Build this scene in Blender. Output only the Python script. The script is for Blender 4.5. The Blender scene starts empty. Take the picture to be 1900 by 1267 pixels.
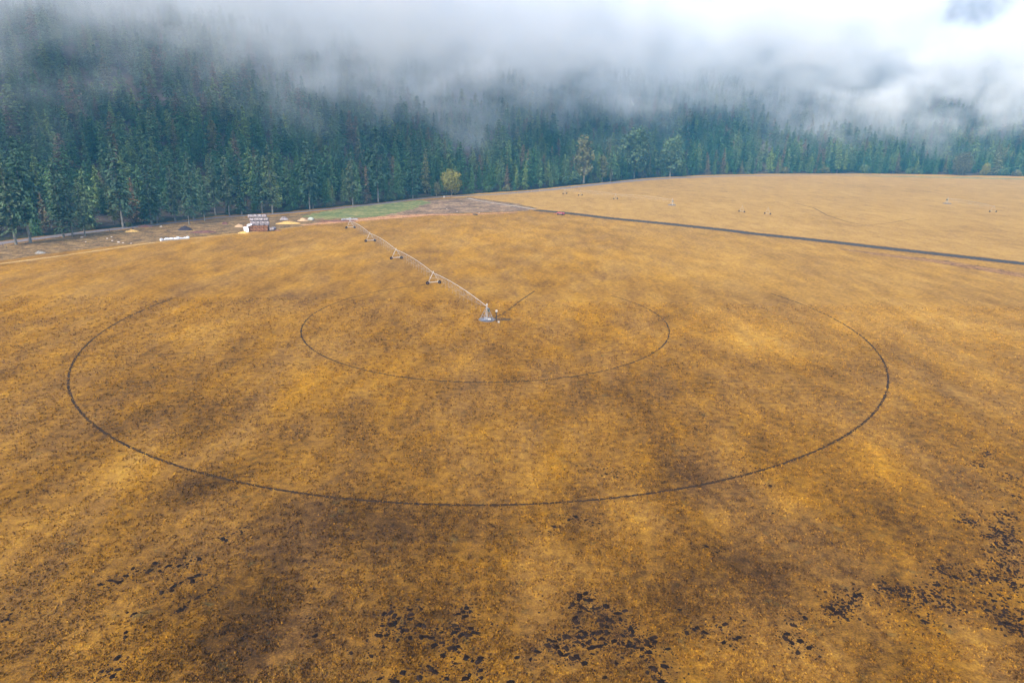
import bpy, math, random
import numpy as np
from mathutils import Vector, Matrix
from mathutils.geometry import tessellate_polygon
random.seed(7); rng = np.random.default_rng(7)
sc = bpy.context.scene
C = sc.collection

# ------------------------------------------------------------------ camera
F_PX, PITCH, ROLL, CAM_H = 1284.97, math.radians(17.0382), math.radians(0.67102), 49.2345
cd = bpy.data.cameras.new('camera'); cam = bpy.data.objects.new('camera', cd); C.objects.link(cam)
cd.sensor_width = 36; cd.lens = F_PX / 1900 * 36; cd.clip_start = 0.5; cd.clip_end = 12000
fw = Vector((0, math.cos(PITCH), -math.sin(PITCH))); up0 = Vector((0, math.sin(PITCH), math.cos(PITCH))); r0 = Vector((1, 0, 0))
cr, sr = math.cos(ROLL), math.sin(ROLL)
cx_, cy_, cz_ = r0 * cr + up0 * sr, up0 * cr - r0 * sr, -fw
cam.matrix_world = Matrix(((cx_.x, cy_.x, cz_.x, 0), (cx_.y, cy_.y, cz_.y, 0), (cx_.z, cy_.z, cz_.z, CAM_H), (0, 0, 0, 1)))
sc.camera = cam

# ------------------------------------------------------------------ world, sun, exposure
SUN_EL, SUN_AZ = math.radians(42), math.radians(215)       # azimuth measured clockwise from +Y
w = bpy.data.worlds.new('World'); sc.world = w; w.use_nodes = True
nt = w.node_tree; bg = nt.nodes['Background']
sky = nt.nodes.new('ShaderNodeTexSky'); sky.sky_type = 'NISHITA'; sky.sun_disc = False
sky.sun_elevation = SUN_EL; sky.sun_rotation = SUN_AZ; sky.altitude = 300; sky.air_density = 1.0; sky.dust_density = 4.0; sky.ozone_density = 1.0
nt.links.new(sky.outputs[0], bg.inputs[0]); bg.inputs[1].default_value = 0.15
ld = bpy.data.lights.new('sun', 'SUN'); ld.energy = 1.4; ld.angle = math.radians(16); ld.color = (1, .93, .82)
sun = bpy.data.objects.new('sun', ld); C.objects.link(sun)
sd = Vector((math.sin(SUN_AZ) * math.cos(SUN_EL), math.cos(SUN_AZ) * math.cos(SUN_EL), math.sin(SUN_EL)))
sun.rotation_euler = sd.to_track_quat('Z', 'Y').to_euler(); sun.location = (0, -50, 300)
sc.view_settings.view_transform = 'Standard'; sc.view_settings.look = 'None'
sc.view_settings.exposure = 1.38; sc.view_settings.gamma = 1.0
sc.cycles.max_bounces = 8; sc.cycles.diffuse_bounces = 3; sc.cycles.glossy_bounces = 1
sc.cycles.volume_bounces = 9; sc.cycles.transparent_max_bounces = 12; sc.cycles.volume_max_steps = 256
sc.cycles.use_denoising = True

# ------------------------------------------------------------------ geometry of the place
def G(u, v, z=0.0):
    """ground point (metres) seen at pixel u,v of the photograph (survey of the place from its wheel tracks)"""
    x = (u - 950) / F_PX; y = -(v - 633.5) / F_PX
    x, y = cr * x - sr * y, sr * x + cr * y
    dy = math.cos(PITCH) + y * math.sin(PITCH); dz = -math.sin(PITCH) + y * math.cos(PITCH)
    t = (z - CAM_H) / dz
    return (x * t, dy * t)
def mpp(u, v):
    x, y = G(u, v); return math.sqrt(x * x + y * y + CAM_H ** 2) / F_PX
EDGE_PX = [(0, 446), (90, 436), (160, 427), (220, 422), (290, 413), (355, 405), (412, 399), (509, 394), (600, 385), (700, 376), (780, 366),
           (860, 360), (974, 353), (1100, 340), (1200, 330), (1300, 325), (1420, 322.5), (1600, 322), (1750, 324), (1900, 327)]
EDGE = np.array([(-420, -60), (-260, 240)] + [G(*p) for p in EDGE_PX] + [(900, 840), (1700, 600)])
def edge_t(x, y):
    """signed distance beyond the forest edge"""
    x = np.asarray(x, float); y = np.asarray(y, float)
    d = np.full(x.shape, 1e9)
    for a, b in zip(EDGE[:-1], EDGE[1:]):
        ab = b - a; s = np.clip(((x - a[0]) * ab[0] + (y - a[1]) * ab[1]) / (ab @ ab), 0, 1)
        d = np.minimum(d, np.hypot(x - a[0] - s * ab[0], y - a[1] - s * ab[1]))
    sign = np.where(y > np.interp(x, EDGE[:, 0], EDGE[:, 1], left=-60), 1, -1)
    return d * sign
def vnoise(x, y, seed=0):
    """smooth value noise, numpy"""
    xi = np.floor(x).astype(np.int64); yi = np.floor(y).astype(np.int64); xf = x - xi; yf = y - yi
    xf = xf * xf * (3 - 2 * xf); yf = yf * yf * (3 - 2 * yf)
    def h(i, j):
        n = (i * 374761393 + j * 668265263 + seed * 974634777) & 0xffffffff
        n = ((n ^ (n >> 13)) * 1274126177) & 0xffffffff
        return ((n ^ (n >> 16)) & 0xffff) / 65535.0
    return (h(xi, yi) * (1 - xf) + h(xi + 1, yi) * xf) * (1 - yf) + (h(xi, yi + 1) * (1 - xf) + h(xi + 1, yi + 1) * xf) * yf
def hill_z(x, y, t=None):
    x = np.asarray(x, float); y = np.asarray(y, float)
    if t is None: t = edge_t(x, y)
    tp = np.maximum(t - 6, 0); h = 0.41 * (np.sqrt(tp * tp + 30 ** 2) - 30)
    h = h * (0.84 + 0.32 * vnoise(x / 170, y / 170, 3)) + np.clip(tp / 60, 0, 1) * (vnoise(x / 45, y / 45, 5) - .5) * 9
    cap = np.interp(x, [450, 800, 935, 985, 1300, 1700], [250, 250, 322, 345, 480, 600]) + 8 * vnoise(x / 60, y / 60, 8)
    h = cap - np.logaddexp(0, (cap - h) / 25) * 25 + 0
    return np.where(t > 6, np.maximum(h, -.05), -1.0 + 0 * h)

# ------------------------------------------------------------------ material helpers
MATS = {}
def nodes_of(m): return m.node_tree.nodes, m.node_tree.links
def simple(name, col, rough=.85, metal=0, var=.25, scale=3.0, bump=0.0, col2=None):
    """procedural: base colour broken by object-space noise"""
    if name in MATS: return MATS[name]
    m = bpy.data.materials.new(name); m.use_nodes = True; n, l = nodes_of(m); b = n['Principled BSDF']
    b.inputs['Roughness'].default_value = rough; b.inputs['Metallic'].default_value = metal
    if rough > .75: b.inputs['Specular IOR Level'].default_value = .08
    tc = n.new('ShaderNodeTexCoord'); no = n.new('ShaderNodeTexNoise'); no.inputs['Scale'].default_value = scale; no.inputs['Detail'].default_value = 5
    l.new(tc.outputs['Object'], no.inputs['Vector'])
    rp = n.new('ShaderNodeValToRGB'); e = rp.color_ramp.elements
    c2 = col2 or tuple(c * (1 - var) for c in col); c1 = tuple(min(1, c * (1 + var * .6)) for c in col)
    e[0].position = .32; e[0].color = (*c2, 1); e[1].position = .68; e[1].color = (*c1, 1)
    l.new(no.outputs[0], rp.inputs[0]); l.new(rp.outputs[0], b.inputs['Base Color'])
    if bump:
        bp = n.new('ShaderNodeBump'); bp.inputs['Strength'].default_value = bump; bp.inputs['Distance'].default_value = .15
        l.new(no.outputs[0], bp.inputs['Height']); l.new(bp.outputs[0], b.inputs['Normal'])
    MATS[name] = m; return m
def math_node(n, l, op, a, b=None, clamp=False):
    q = n.new('ShaderNodeMath'); q.operation = op; q.use_clamp = clamp
    for i, v in enumerate((a, b)):
        if v is None: continue
        if isinstance(v, (int, float)): q.inputs[i].default_value = v
        else: l.new(v, q.inputs[i])
    return q.outputs[0]
def noise_node(n, l, vec, scale, detail=4, rough=.55, dist=0):
    q = n.new('ShaderNodeTexNoise'); q.inputs['Scale'].default_value = scale; q.inputs['Detail'].default_value = detail
    q.inputs['Roughness'].default_value = rough; q.inputs['Distortion'].default_value = dist
    l.new(vec, q.inputs['Vector']); return q.outputs[0]
def ramp(n, l, fac, stops):
    r = n.new('ShaderNodeValToRGB'); e = r.color_ramp.elements
    e[0].position, e[0].color = stops[0][0], (*stops[0][1], 1); e[1].position, e[1].color = stops[-1][0], (*stops[-1][1], 1)
    for p, c in stops[1:-1]:
        q = e.new(p); q.color = (*c, 1)
    l.new(fac, r.inputs[0]); return r.outputs[0]
def mix_rgb(n, l, fac, a, b, mode='MIX'):
    q = n.new('ShaderNodeMix'); q.data_type = 'RGBA'; q.blend_type = mode
    for s, v in ((q.inputs[0], fac), (q.inputs[6], a), (q.inputs[7], b)):
        if isinstance(v, (int, float)): s.default_value = v
        elif isinstance(v, tuple): s.default_value = (*v, 1)
        else: l.new(v, s)
    return q.outputs[2]

def field_material(name, tuft=False):
    m = bpy.data.materials.new(name); m.use_nodes = True; n, l = nodes_of(m); b = n['Principled BSDF']
    b.inputs['Roughness'].default_value = .95; b.inputs['Specular IOR Level'].default_value = .1
    geo = n.new('ShaderNodeNewGeometry'); pos = geo.outputs['Position']
    mp = n.new('ShaderNodeMapping'); mp.vector_type = 'POINT'; mp.inputs['Rotation'].default_value = (0, 0, math.radians(17)); mp.inputs['Scale'].default_value = (1, .42, 1)
    l.new(pos, mp.inputs['Vector']); st = mp.outputs[0]
    at = n.new('ShaderNodeAttribute'); at.attribute_name = 'patch'; sep = n.new('ShaderNodeSeparateColor'); l.new(at.outputs['Color'], sep.inputs[0])
    patch, pale, tint = sep.outputs[0], sep.outputs[1], sep.outputs[2]
    n1 = noise_node(n, l, st, 1 / 26, 5, .6, .4); n2 = noise_node(n, l, st, 1 / 6.5, 9, .72, .3)
    n3 = noise_node(n, l, pos, 1 / 1.3, 4, .65); n4 = noise_node(n, l, pos, 4.2, 3, .75)
    hue = noise_node(n, l, st, 1 / 14, 4, .55, .6)
    f = math_node(n, l, 'ADD', patch, math_node(n, l, 'MULTIPLY', math_node(n, l, 'SUBTRACT', n1, .5), .22))
    f = math_node(n, l, 'ADD', f, math_node(n, l, 'MULTIPLY', math_node(n, l, 'SUBTRACT', n2, .5), .74))
    f = math_node(n, l, 'ADD', f, math_node(n, l, 'MULTIPLY', math_node(n, l, 'SUBTRACT', n3, .5), .70))
    f = math_node(n, l, 'ADD', f, math_node(n, l, 'MULTIPLY', math_node(n, l, 'SUBTRACT', n4, .5), .72))
    if tuft: f = math_node(n, l, 'ADD', f, math_node(n, l, 'MULTIPLY', math_node(n, l, 'SUBTRACT', tint, .5), .5))
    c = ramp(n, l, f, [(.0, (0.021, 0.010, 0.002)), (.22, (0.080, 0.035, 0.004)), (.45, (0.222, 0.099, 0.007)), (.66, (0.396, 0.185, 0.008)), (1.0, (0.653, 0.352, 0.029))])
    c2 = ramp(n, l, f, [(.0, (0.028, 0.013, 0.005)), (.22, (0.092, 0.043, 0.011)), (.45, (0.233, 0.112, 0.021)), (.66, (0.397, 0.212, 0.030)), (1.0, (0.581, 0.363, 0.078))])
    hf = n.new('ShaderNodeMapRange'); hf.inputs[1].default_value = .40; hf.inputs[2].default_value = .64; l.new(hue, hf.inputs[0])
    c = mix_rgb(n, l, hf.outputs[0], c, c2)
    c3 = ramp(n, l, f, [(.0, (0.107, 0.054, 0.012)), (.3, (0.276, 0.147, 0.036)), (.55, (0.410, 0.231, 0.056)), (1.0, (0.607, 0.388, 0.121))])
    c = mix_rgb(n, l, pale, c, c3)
    # sparse green-grey weeds between the straw
    wd = noise_node(n, l, pos, 1 / 3.1, 6, .7)
    wf = n.new('ShaderNodeMapRange'); wf.inputs[1].default_value = .60; wf.inputs[2].default_value = .72; wf.inputs[4].default_value = .55; l.new(wd, wf.inputs[0])
    c = mix_rgb(n, l, wf.outputs[0], c, (.12, .10, .035))
    l.new(c, b.inputs['Base Color'])
    if not tuft:
        hgt = math_node(n, l, 'ADD', math_node(n, l, 'MULTIPLY', n3, .35), math_node(n, l, 'MULTIPLY', n4, .16))
        bp = n.new('ShaderNodeBump'); bp.inputs['Strength'].default_value = .9; bp.inputs['Distance'].default_value = 1.0
        l.new(hgt, bp.inputs['Height']); l.new(bp.outputs[0], b.inputs['Normal'])
    return m
def patchy(name, stops, scale=.5, detail=6, alpha_scale=None, alpha_cut=.5, alpha_soft=.08, bump=.3, stretch=None):
    """ground-cover sheet: world-space noise colour, optional ragged see-through gaps"""
    m = bpy.data.materials.new(name); m.use_nodes = True; n, l = nodes_of(m); b = n['Principled BSDF']
    b.inputs['Roughness'].default_value = .95; b.inputs['Specular IOR Level'].default_value = .15
    geo = n.new('ShaderNodeNewGeometry'); pos = geo.outputs['Position']
    f1 = noise_node(n, l, pos, scale, detail, .65); f2 = noise_node(n, l, pos, scale * 5, 4, .7)
    f = math_node(n, l, 'ADD', math_node(n, l, 'MULTIPLY', f1, .5), math_node(n, l, 'MULTIPLY', f2, .5))
    f = math_node(n, l, 'ADD', math_node(n, l, 'MULTIPLY', math_node(n, l, 'SUBTRACT', f, .5), 2.0), .5)
    l.new(ramp(n, l, f, stops), b.inputs['Base Color'])
    bp = n.new('ShaderNodeBump'); bp.inputs['Strength'].default_value = bump; bp.inputs['Distance'].default_value = .4
    l.new(f2, bp.inputs['Height']); l.new(bp.outputs[0], b.inputs['Normal'])
    if alpha_scale:
        at = n.new('ShaderNodeAttribute'); at.attribute_name = 'edge'
        a = noise_node(n, l, pos, alpha_scale, 5, .7)
        a = math_node(n, l, 'ADD', a, math_node(n, l, 'MULTIPLY', math_node(n, l, 'SUBTRACT', at.outputs['Fac'], .5), .9))
        mr = n.new('ShaderNodeMapRange'); mr.inputs[1].default_value = alpha_cut - alpha_soft; mr.inputs[2].default_value = alpha_cut + alpha_soft
        l.new(a, mr.inputs[0]); l.new(mr.outputs[0], b.inputs['Alpha'])
    return m
def foliage(name, stops, val_noise=.35):
    """leaf colour: each plant gets its own hue, each bough its own tone"""
    m = bpy.data.materials.new(name); m.use_nodes = True; n, l = nodes_of(m); b = n['Principled BSDF']
    b.inputs['Roughness'].default_value = .8; b.inputs['Specular IOR Level'].default_value = .2
    oi = n.new('ShaderNodeObjectInfo'); c = ramp(n, l, oi.outputs['Random'], stops)
    at = n.new('ShaderNodeAttribute'); at.attribute_name = 'bough'
    g = math_node(n, l, 'ADD', math_node(n, l, 'MULTIPLY', at.outputs['Fac'], val_noise * 2), 1 - val_noise)
    c = mix_rgb(n, l, 1.0, c, g, 'MULTIPLY'); l.new(c, b.inputs['Base Color'])
    b.inputs['Subsurface Weight'].default_value = 0
    return m

# ------------------------------------------------------------------ mesh helpers
class MB:
    def __init__(s): s.v = []; s.f = []
    def add(s, vs, fs):
        o = len(s.v); s.v += [tuple(map(float, q)) for q in vs]; s.f += [tuple(i + o for i in q) for q in fs]; return s
    def box(s, c, size, rz=0, bev=0, M=None):
        x, y, z = (q / 2 for q in size)
        if bev:
            b = min(bev, x * .9, y * .9, z * .9); vs = []
            for sx in (-1, 1):
                for sy in (-1, 1):
                    for sz in (-1, 1):
                        vs += [(sx * x, sy * (y - b), sz * (z - b)), (sx * (x - b), sy * y, sz * (z - b)), (sx * (x - b), sy * (y - b), sz * z)]
            import itertools
            idx = {k: i * 3 for i, k in enumerate(itertools.product((-1, 1), repeat=3))}
            fs = []
            for a in range(3):
                o1, o2 = [(1, 2), (2, 0), (0, 1)][a]
                for sg in (-1, 1):
                    q = []
                    for p1, p2 in ((-1, -1), (1, -1), (1, 1), (-1, 1)):
                        k = [0, 0, 0]; k[a] = sg; k[o1] = p1; k[o2] = p2; q.append(idx[tuple(k)] + a)
                    fs.append(tuple(q) if sg > 0 else tuple(q[::-1]))
                for p1 in (-1, 1):
                    for p2 in (-1, 1):
                        k0 = [0, 0, 0]; k0[a] = -1; k0[o1] = p1; k0[o2] = p2; k1 = list(k0); k1[a] = 1
                        i0, i1 = idx[tuple(k0)], idx[tuple(k1)]
                        fs.append((i0 + o1, i1 + o1, i1 + o2, i0 + o2))
            for k, i in idx.items(): fs.append((i, i + 1, i + 2))
        else:
            vs = [(sx * x, sy * y, sz * z) for sx in (-1, 1) for sy in (-1, 1) for sz in (-1, 1)]
            fs = [(0, 1, 3, 2), (4, 6, 7, 5), (0, 4, 5, 1), (2, 3, 7, 6), (0, 2, 6, 4), (1, 5, 7, 3)]
        ca, sa = math.cos(rz), math.sin(rz); out = []
        for q in vs:
            if M: q = M @ Vector(q)
            out.append((c[0] + q[0] * ca - q[1] * sa, c[1] + q[0] * sa + q[1] * ca, c[2] + q[2]))
        return s.add(out, fs)
    def tube(s, pts, r, n=6, cap=True):
        pts = [Vector(p) for p in pts]; rs = r if isinstance(r, (list, tuple)) else [r] * len(pts)
        vs = []; fs = []
        for i, p in enumerate(pts):
            d = (pts[min(i + 1, len(pts) - 1)] - pts[max(i - 1, 0)]).normalized()
            a = d.cross(Vector((0, 0, 1)) if abs(d.z) < .95 else Vector((1, 0, 0))).normalized(); bb = d.cross(a)
            for k in range(n):
                t = 2 * math.pi * k / n; vs.append(p + (a * math.cos(t) + bb * math.sin(t)) * rs[i])
        for i in range(len(pts) - 1):
            for k in range(n):
                fs.append((i * n + k, i * n + (k + 1) % n, (i + 1) * n + (k + 1) % n, (i + 1) * n + k))
        if cap: fs.append(tuple(range(n))[::-1]); fs.append(tuple((len(pts) - 1) * n + k for k in range(n)))
        return s.add(vs, fs)
    def mesh(s, name, smooth=False):
        me = bpy.data.meshes.new(name); me.from_pydata(s.v, [], s.f); me.update()
        if smooth: me.shade_smooth()
        return me
    def build(s, name, mat, parent=None, smooth=False, loc=None):
        me = s.mesh(name, smooth); me.materials.append(mat)
        return link(name, me, parent, loc)
def link(name, me, parent=None, loc=None):
    o = bpy.data.objects.new(name, me); C.objects.link(o)
    if parent: o.parent = parent
    if loc: o.location = loc
    return o
def tag(o, label=None, cat=None, group=None, kind=None):
    if label: o['label'] = label
    if cat: o['category'] = cat
    if group: o['group'] = group
    if kind: o['kind'] = kind
    return o
def empty(name, loc, rz=0, sc_=1):
    o = bpy.data.objects.new(name, None); C.objects.link(o); o.location = loc; o.rotation_euler = (0, 0, rz); o.scale = (sc_,) * 3; o.empty_display_size = .5
    return o
def fast_mesh(name, V, Q, mat, attrs=None, smooth=False):
    """numpy mesh: V (n,3); Q (m,k) same-size faces; attrs name->per-vertex float or rgb"""
    me = bpy.data.meshes.new(name); k = Q.shape[1]
    me.vertices.add(len(V)); me.vertices.foreach_set('co', np.ascontiguousarray(V, np.float32).ravel())
    me.loops.add(Q.size); me.loops.foreach_set('vertex_index', np.ascontiguousarray(Q, np.int32).ravel())
    me.polygons.add(len(Q)); me.polygons.foreach_set('loop_start', np.arange(0, Q.size, k, dtype=np.int32))
    if smooth: me.polygons.foreach_set('use_smooth', np.ones(len(Q), bool))
    me.update(calc_edges=True)
    for an, av in (attrs or {}).items():
        if av.ndim == 1:
            a = me.attributes.new(an, 'FLOAT', 'POINT'); a.data.foreach_set('value', av.astype(np.float32))
        else:
            a = me.attributes.new(an, 'FLOAT_COLOR', 'POINT'); a.data.foreach_set('color', np.concatenate([av, np.ones((len(av), 1))], 1).astype(np.float32).ravel())
    if mat: me.materials.append(mat)
    return me

# ------------------------------------------------------------------ ground
# (u, v, half width px, half height px, change) : real patches of thinner, darker or fuller, golden grass
PATCHES = [(365, 905, 45, 38, -.42), (600, 950, 130, 45, -.25), (520, 1100, 150, 120, -.30), (480, 1200, 110, 80, -.22), (700, 1000, 110, 45, -.16), (900, 985, 130, 40, -.14), (820, 955, 60, 18, -.18),
    (1190, 740, 80, 45, -.30), (1280, 880, 60, 40, -.30), (1340, 900, 60, 20, -.12), (1350, 1040, 130, 60, -.16), (1290, 1120, 140, 60, -.16), (1430, 1070, 70, 50, -.16), (1660, 970, 60, 50, -.2), (1800, 900, 60, 60, -.16),
    (545, 550, 55, 10, -.38), (255, 720, 110, 45, -.24), (140, 800, 60, 20, -.26), (1075, 637, 45, 12, -.35), (420, 760, 110, 30, -.16), (560, 800, 70, 25, -.2), (880, 640, 90, 20, -.12), (420, 830, 30, 50, -.22),
    (1600, 690, 60, 25, -.2), (1400, 700, 130, 30, -.14), (1050, 1180, 200, 60, -.1), (800, 1160, 120, 60, -.15), (60, 1180, 100, 60, -.12), (330, 1030, 110, 40, -.12), (1000, 740, 150, 25, -.1), (700, 590, 60, 16, -.14),
    (1700, 800, 60, 30, -.22), (1620, 1080, 50, 30, -.18), (780, 470, 50, 14, -.15), (1730, 470, 80, 14, -.15), (1420, 550, 60, 14, -.12), (850, 560, 30, 8, -.12), (1250, 345, 60, 6, -.25), (1150, 355, 50, 5, -.2), (1540, 410, 40, 12, -.3), (1800, 430, 70, 14, -.2), (1880, 450, 50, 10, -.25), (1650, 350, 60, 6, -.18),
    (210, 885, 85, 38, .34), (90, 960, 110, 45, .22), (1480, 930, 42, 28, .42), (1000, 1050, 55, 60, .28), (360, 610, 75, 28, .25), (1380, 625, 70, 26, .25), (1625, 850, 45, 28, .36), (180, 1180, 90, 60, .14), (1000, 870, 55, 45, .24),
    (1330, 1230, 60, 35, .2), (1850, 1200, 60, 40, .22), (640, 710, 120, 40, .12), (760, 820, 120, 40, .12), (1680, 890, 60, 20, .22), (1330, 970, 50, 30, .18), (1200, 960, 60, 60, .14), (1280, 500, 120, 25, .14), (1560, 600, 60, 20, .2), (1800, 600, 90, 40, .2), (1850, 720, 60, 60, .18), (1210, 870, 60, 60, .12),
    (900, 440, 160, 20, .14), (600, 470, 120, 20, .1), (120, 560, 100, 40, .1), (1050, 480, 140, 20, .12), (500, 1070, 30, 20, .1), (1340, 850, 40, 40, .12), (1700, 600, 60, 30, .14), (1000, 560, 80, 14, .1)]
ROAD_PX = [(993, 390), (1055, 396), (1134, 405.5), (1239, 415.5), (1345, 427), (1400, 434), (1517, 446), (1633, 459.5), (1750, 472.5), (1896, 489), (2100, 512), (2400, 545)]
ROAD = np.array([G(*p) for p in ROAD_PX])
def patch_at(x, y):
    v = np.zeros(x.shape)
    for (u, vv, ru, rv, a) in PATCHES:
        cx, cy = G(u, vv); xr = abs(G(u + ru, vv)[0] - G(u - ru, vv)[0]) / 2; y0 = G(u, vv + rv)[1]; y1 = G(u, vv - rv)[1]
        cy = (y0 + y1) / 2; yr = (y1 - y0) / 2
        q = ((x - cx - .22 * (y - cy)) / xr) ** 2 + ((y - cy) / yr) ** 2
        v += np.where(np.asarray(a) < 0, a * (.58 if vv > 860 else .34), a * .5) * np.exp(-q * 1.0)
    wob = (vnoise(x / 9, y / 16, 21) - .5) * .07 + (vnoise(x / 22, y / 35, 22) - .5) * .06
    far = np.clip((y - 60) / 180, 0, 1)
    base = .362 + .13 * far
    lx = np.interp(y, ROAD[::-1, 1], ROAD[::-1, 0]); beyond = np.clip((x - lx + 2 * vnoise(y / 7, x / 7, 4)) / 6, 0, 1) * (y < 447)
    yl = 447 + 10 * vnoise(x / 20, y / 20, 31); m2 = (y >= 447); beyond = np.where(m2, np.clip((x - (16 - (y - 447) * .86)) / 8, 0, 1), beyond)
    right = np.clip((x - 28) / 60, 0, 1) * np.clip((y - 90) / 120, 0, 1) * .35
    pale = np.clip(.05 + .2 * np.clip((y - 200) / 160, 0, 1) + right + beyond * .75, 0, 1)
    return np.stack([base + v + wob, pale, np.full(x.shape, .5)], 1)
xs = np.concatenate([np.linspace(-6000, -600, 20), np.linspace(-560, -130, 150), np.arange(-128, 128, 1.6), np.linspace(130, 700, 230), np.linspace(760, 6000, 20)])
ys = np.concatenate([np.linspace(-4000, -60, 14), np.linspace(-40, 44, 12), np.arange(46, 240, 1.6), np.linspace(242, 620, 170), np.linspace(626, 1000, 60), np.linspace(1100, 7000, 14)])
X, Y = np.meshgrid(xs, ys); nx, ny = len(xs), len(ys)
V = np.stack([X.ravel(), Y.ravel(), np.zeros(X.size)], 1)
I = np.arange(nx * ny).reshape(ny, nx); Q = np.stack([I[:-1, :-1].ravel(), I[:-1, 1:].ravel(), I[1:, 1:].ravel(), I[1:, :-1].ravel()], 1)
M_field = field_material('dry_grass_field')
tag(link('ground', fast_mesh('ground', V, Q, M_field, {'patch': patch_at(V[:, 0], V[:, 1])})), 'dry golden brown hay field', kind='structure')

# hillside
xs = np.concatenate([np.linspace(-1500, -420, 40), np.linspace(-410, 760, 200), np.linspace(770, 2600, 90)]); ys = np.concatenate([np.linspace(0, 1250, 200), np.linspace(1262, 3200, 80)])
X, Y = np.meshgrid(xs, ys); nx, ny = len(xs), len(ys); T = edge_t(X.ravel(), Y.ravel())
V = np.stack([X.ravel(), Y.ravel(), hill_z(X.ravel(), Y.ravel(), T)], 1)
I = np.arange(nx * ny).reshape(ny, nx); Q = np.stack([I[:-1, :-1].ravel(), I[:-1, 1:].ravel(), I[1:, 1:].ravel(), I[1:, :-1].ravel()], 1)
Q = Q[(T[Q] > -12).any(1)]
M_hill = patchy('hill_soil', [(.2, (.030, .028, .018)), (.5, (.085, .060, .045)), (.8, (.17, .115, .075))], scale=.03, bump=.4)
tag(link('hillside', fast_mesh('hillside', V, Q, M_hill, smooth=True)), 'steep forested hillside', kind='structure')

# ------------------------------------------------------------------ sheets on the ground (roads, verges, tracks)
def ribbon(name, pts, widths, z, mat, jit=.25, step=1.5, nacross=5, label=None):
    P = np.array(pts, float); seg = np.hypot(*np.diff(P, axis=0).T); s = np.concatenate([[0], np.cumsum(seg)]); n = max(int(s[-1] / step), 3)
    q = np.linspace(0, s[-1], n); W = np.interp(q, s, widths if hasattr(widths, '__len__') else [widths] * len(P))
    px = np.interp(q, s, P[:, 0]); py = np.interp(q, s, P[:, 1]); kk = max(3, int(14 / step)) | 1
    if n > kk * 2:
        ker = np.hanning(kk + 2)[1:-1]; ker /= ker.sum()
        sm = lambda a: np.convolve(np.pad(a, kk // 2, mode='reflect', reflect_type='odd'), ker, 'valid')
        px, py = sm(px), sm(py)
    tx, ty = np.gradient(px), np.gradient(py); L = np.hypot(tx, ty); nxn, nyn = -ty / L, tx / L
    V = []; E_ = []
    for j in range(nacross):
        a = j / (nacross - 1) * 2 - 1; o = a * W / 2 * (1 + jit * (rng.random(n) - .5) * 2 * (abs(a) > .9))
        V.append(np.stack([px + nxn * o, py + nyn * o, np.full(n, z)], 1)); E_.append(np.full(n, 1 - abs(a) ** 2))
    V = np.concatenate(V); I = np.arange(nacross * n).reshape(nacross, n)
    Q = np.stack([I[:-1, :-1].ravel(), I[:-1, 1:].ravel(), I[1:, 1:].ravel(), I[1:, :-1].ravel()], 1)[:, ::-1]
    return tag(link(name, fast_mesh(name, V, Q, mat, {'edge': np.concatenate(E_)})), label, kind='structure')
def poly_sheet(name, pts, z, mat, label=None, jit=1.2, step=2.5):
    P = np.array(pts + [pts[0]], float); out = []
    for a, b in zip(P[:-1], P[1:]):
        n = max(1, int(np.hypot(*(b - a)) / step))
        for i in range(n): out.append(a + (b - a) * i / n + rng.normal(0, jit * .5, 2) * (i > 0))
    vs = [Vector((p[0], p[1], 0)) for p in out]; tris = tessellate_polygon([vs])
    me = bpy.data.meshes.new(name); me.from_pydata([(v.x, v.y, z) for v in vs], [], [tuple(t) for t in tris]); me.update()
    for p in me.polygons:
        if p.normal.z < 0: p.flip()
    a = me.attributes.new('edge', 'FLOAT', 'POINT'); a.data.foreach_set('value', [1.0] * len(vs)); me.materials.append(mat)
    return tag(link(name, me), label, kind='structure')
GP = lambda L: [G(*p) for p in L]
M_gravel = patchy('gravel', [(.25, (.10, .085, .095)), (.5, (.19, .165, .17)), (.75, (.30, .27, .26))], scale=1.2, bump=.2)
M_asph = patchy('dark_gravel', [(.2, (.020, .018, .020)), (.5, (.048, .043, .045)), (.85, (.11, .095, .085))], scale=.8, bump=.2)
M_weed = patchy('road_verge_weeds', [(.2, (.03, .018, .010)), (.5, (.11, .06, .026)), (.8, (.26, .15, .06))], scale=.5, alpha_scale=.45, alpha_cut=.55, alpha_soft=.06)
M_rust = patchy('rusty_weeds', [(.3, (.09, .045, .02)), (.5, (.25, .12, .045)), (.72, (.40, .22, .08))], scale=.3, alpha_scale=.22, alpha_cut=.52, alpha_soft=.1)
M_verge = patchy('verge_soil', [(.2, (.035, .026, .014)), (.42, (.12, .072, .034)), (.58, (.24, .145, .055)), (.8, (.42, .28, .12))], scale=.2, alpha_scale=.1, alpha_cut=.3)
M_yard = patchy('yard_gravel', [(.3, (.09, .055, .035)), (.5, (.20, .125, .075)), (.7, (.40, .26, .13))], scale=.09, bump=.2)
M_orange = patchy('orange_stubble', [(.3, (.20, .09, .045)), (.5, (.42, .20, .09)), (.7, (.58, .34, .15))], scale=.25, alpha_scale=.12, alpha_cut=.42, alpha_soft=.1)
M_green = patchy('green_turf', [(.15, (.05, .07, .022)), (.5, (.15, .17, .055)), (.75, (.34, .25, .10))], scale=.07, alpha_scale=.12, alpha_cut=.66, alpha_soft=.12)
M_rut = patchy('rut_soil', [(.3, (.012, .007, .004)), (.5, (.028, .015, .008)), (.85, (.08, .042, .015))], scale=1.5, alpha_scale=.9, alpha_cut=.34, alpha_soft=.08)
M_faint = patchy('worn_track', [(.2, (.04, .02, .008)), (.5, (.09, .045, .012)), (.8, (.15, .08, .02))], scale=1.5, alpha_scale=.5, alpha_cut=.66, alpha_soft=.14)
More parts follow.
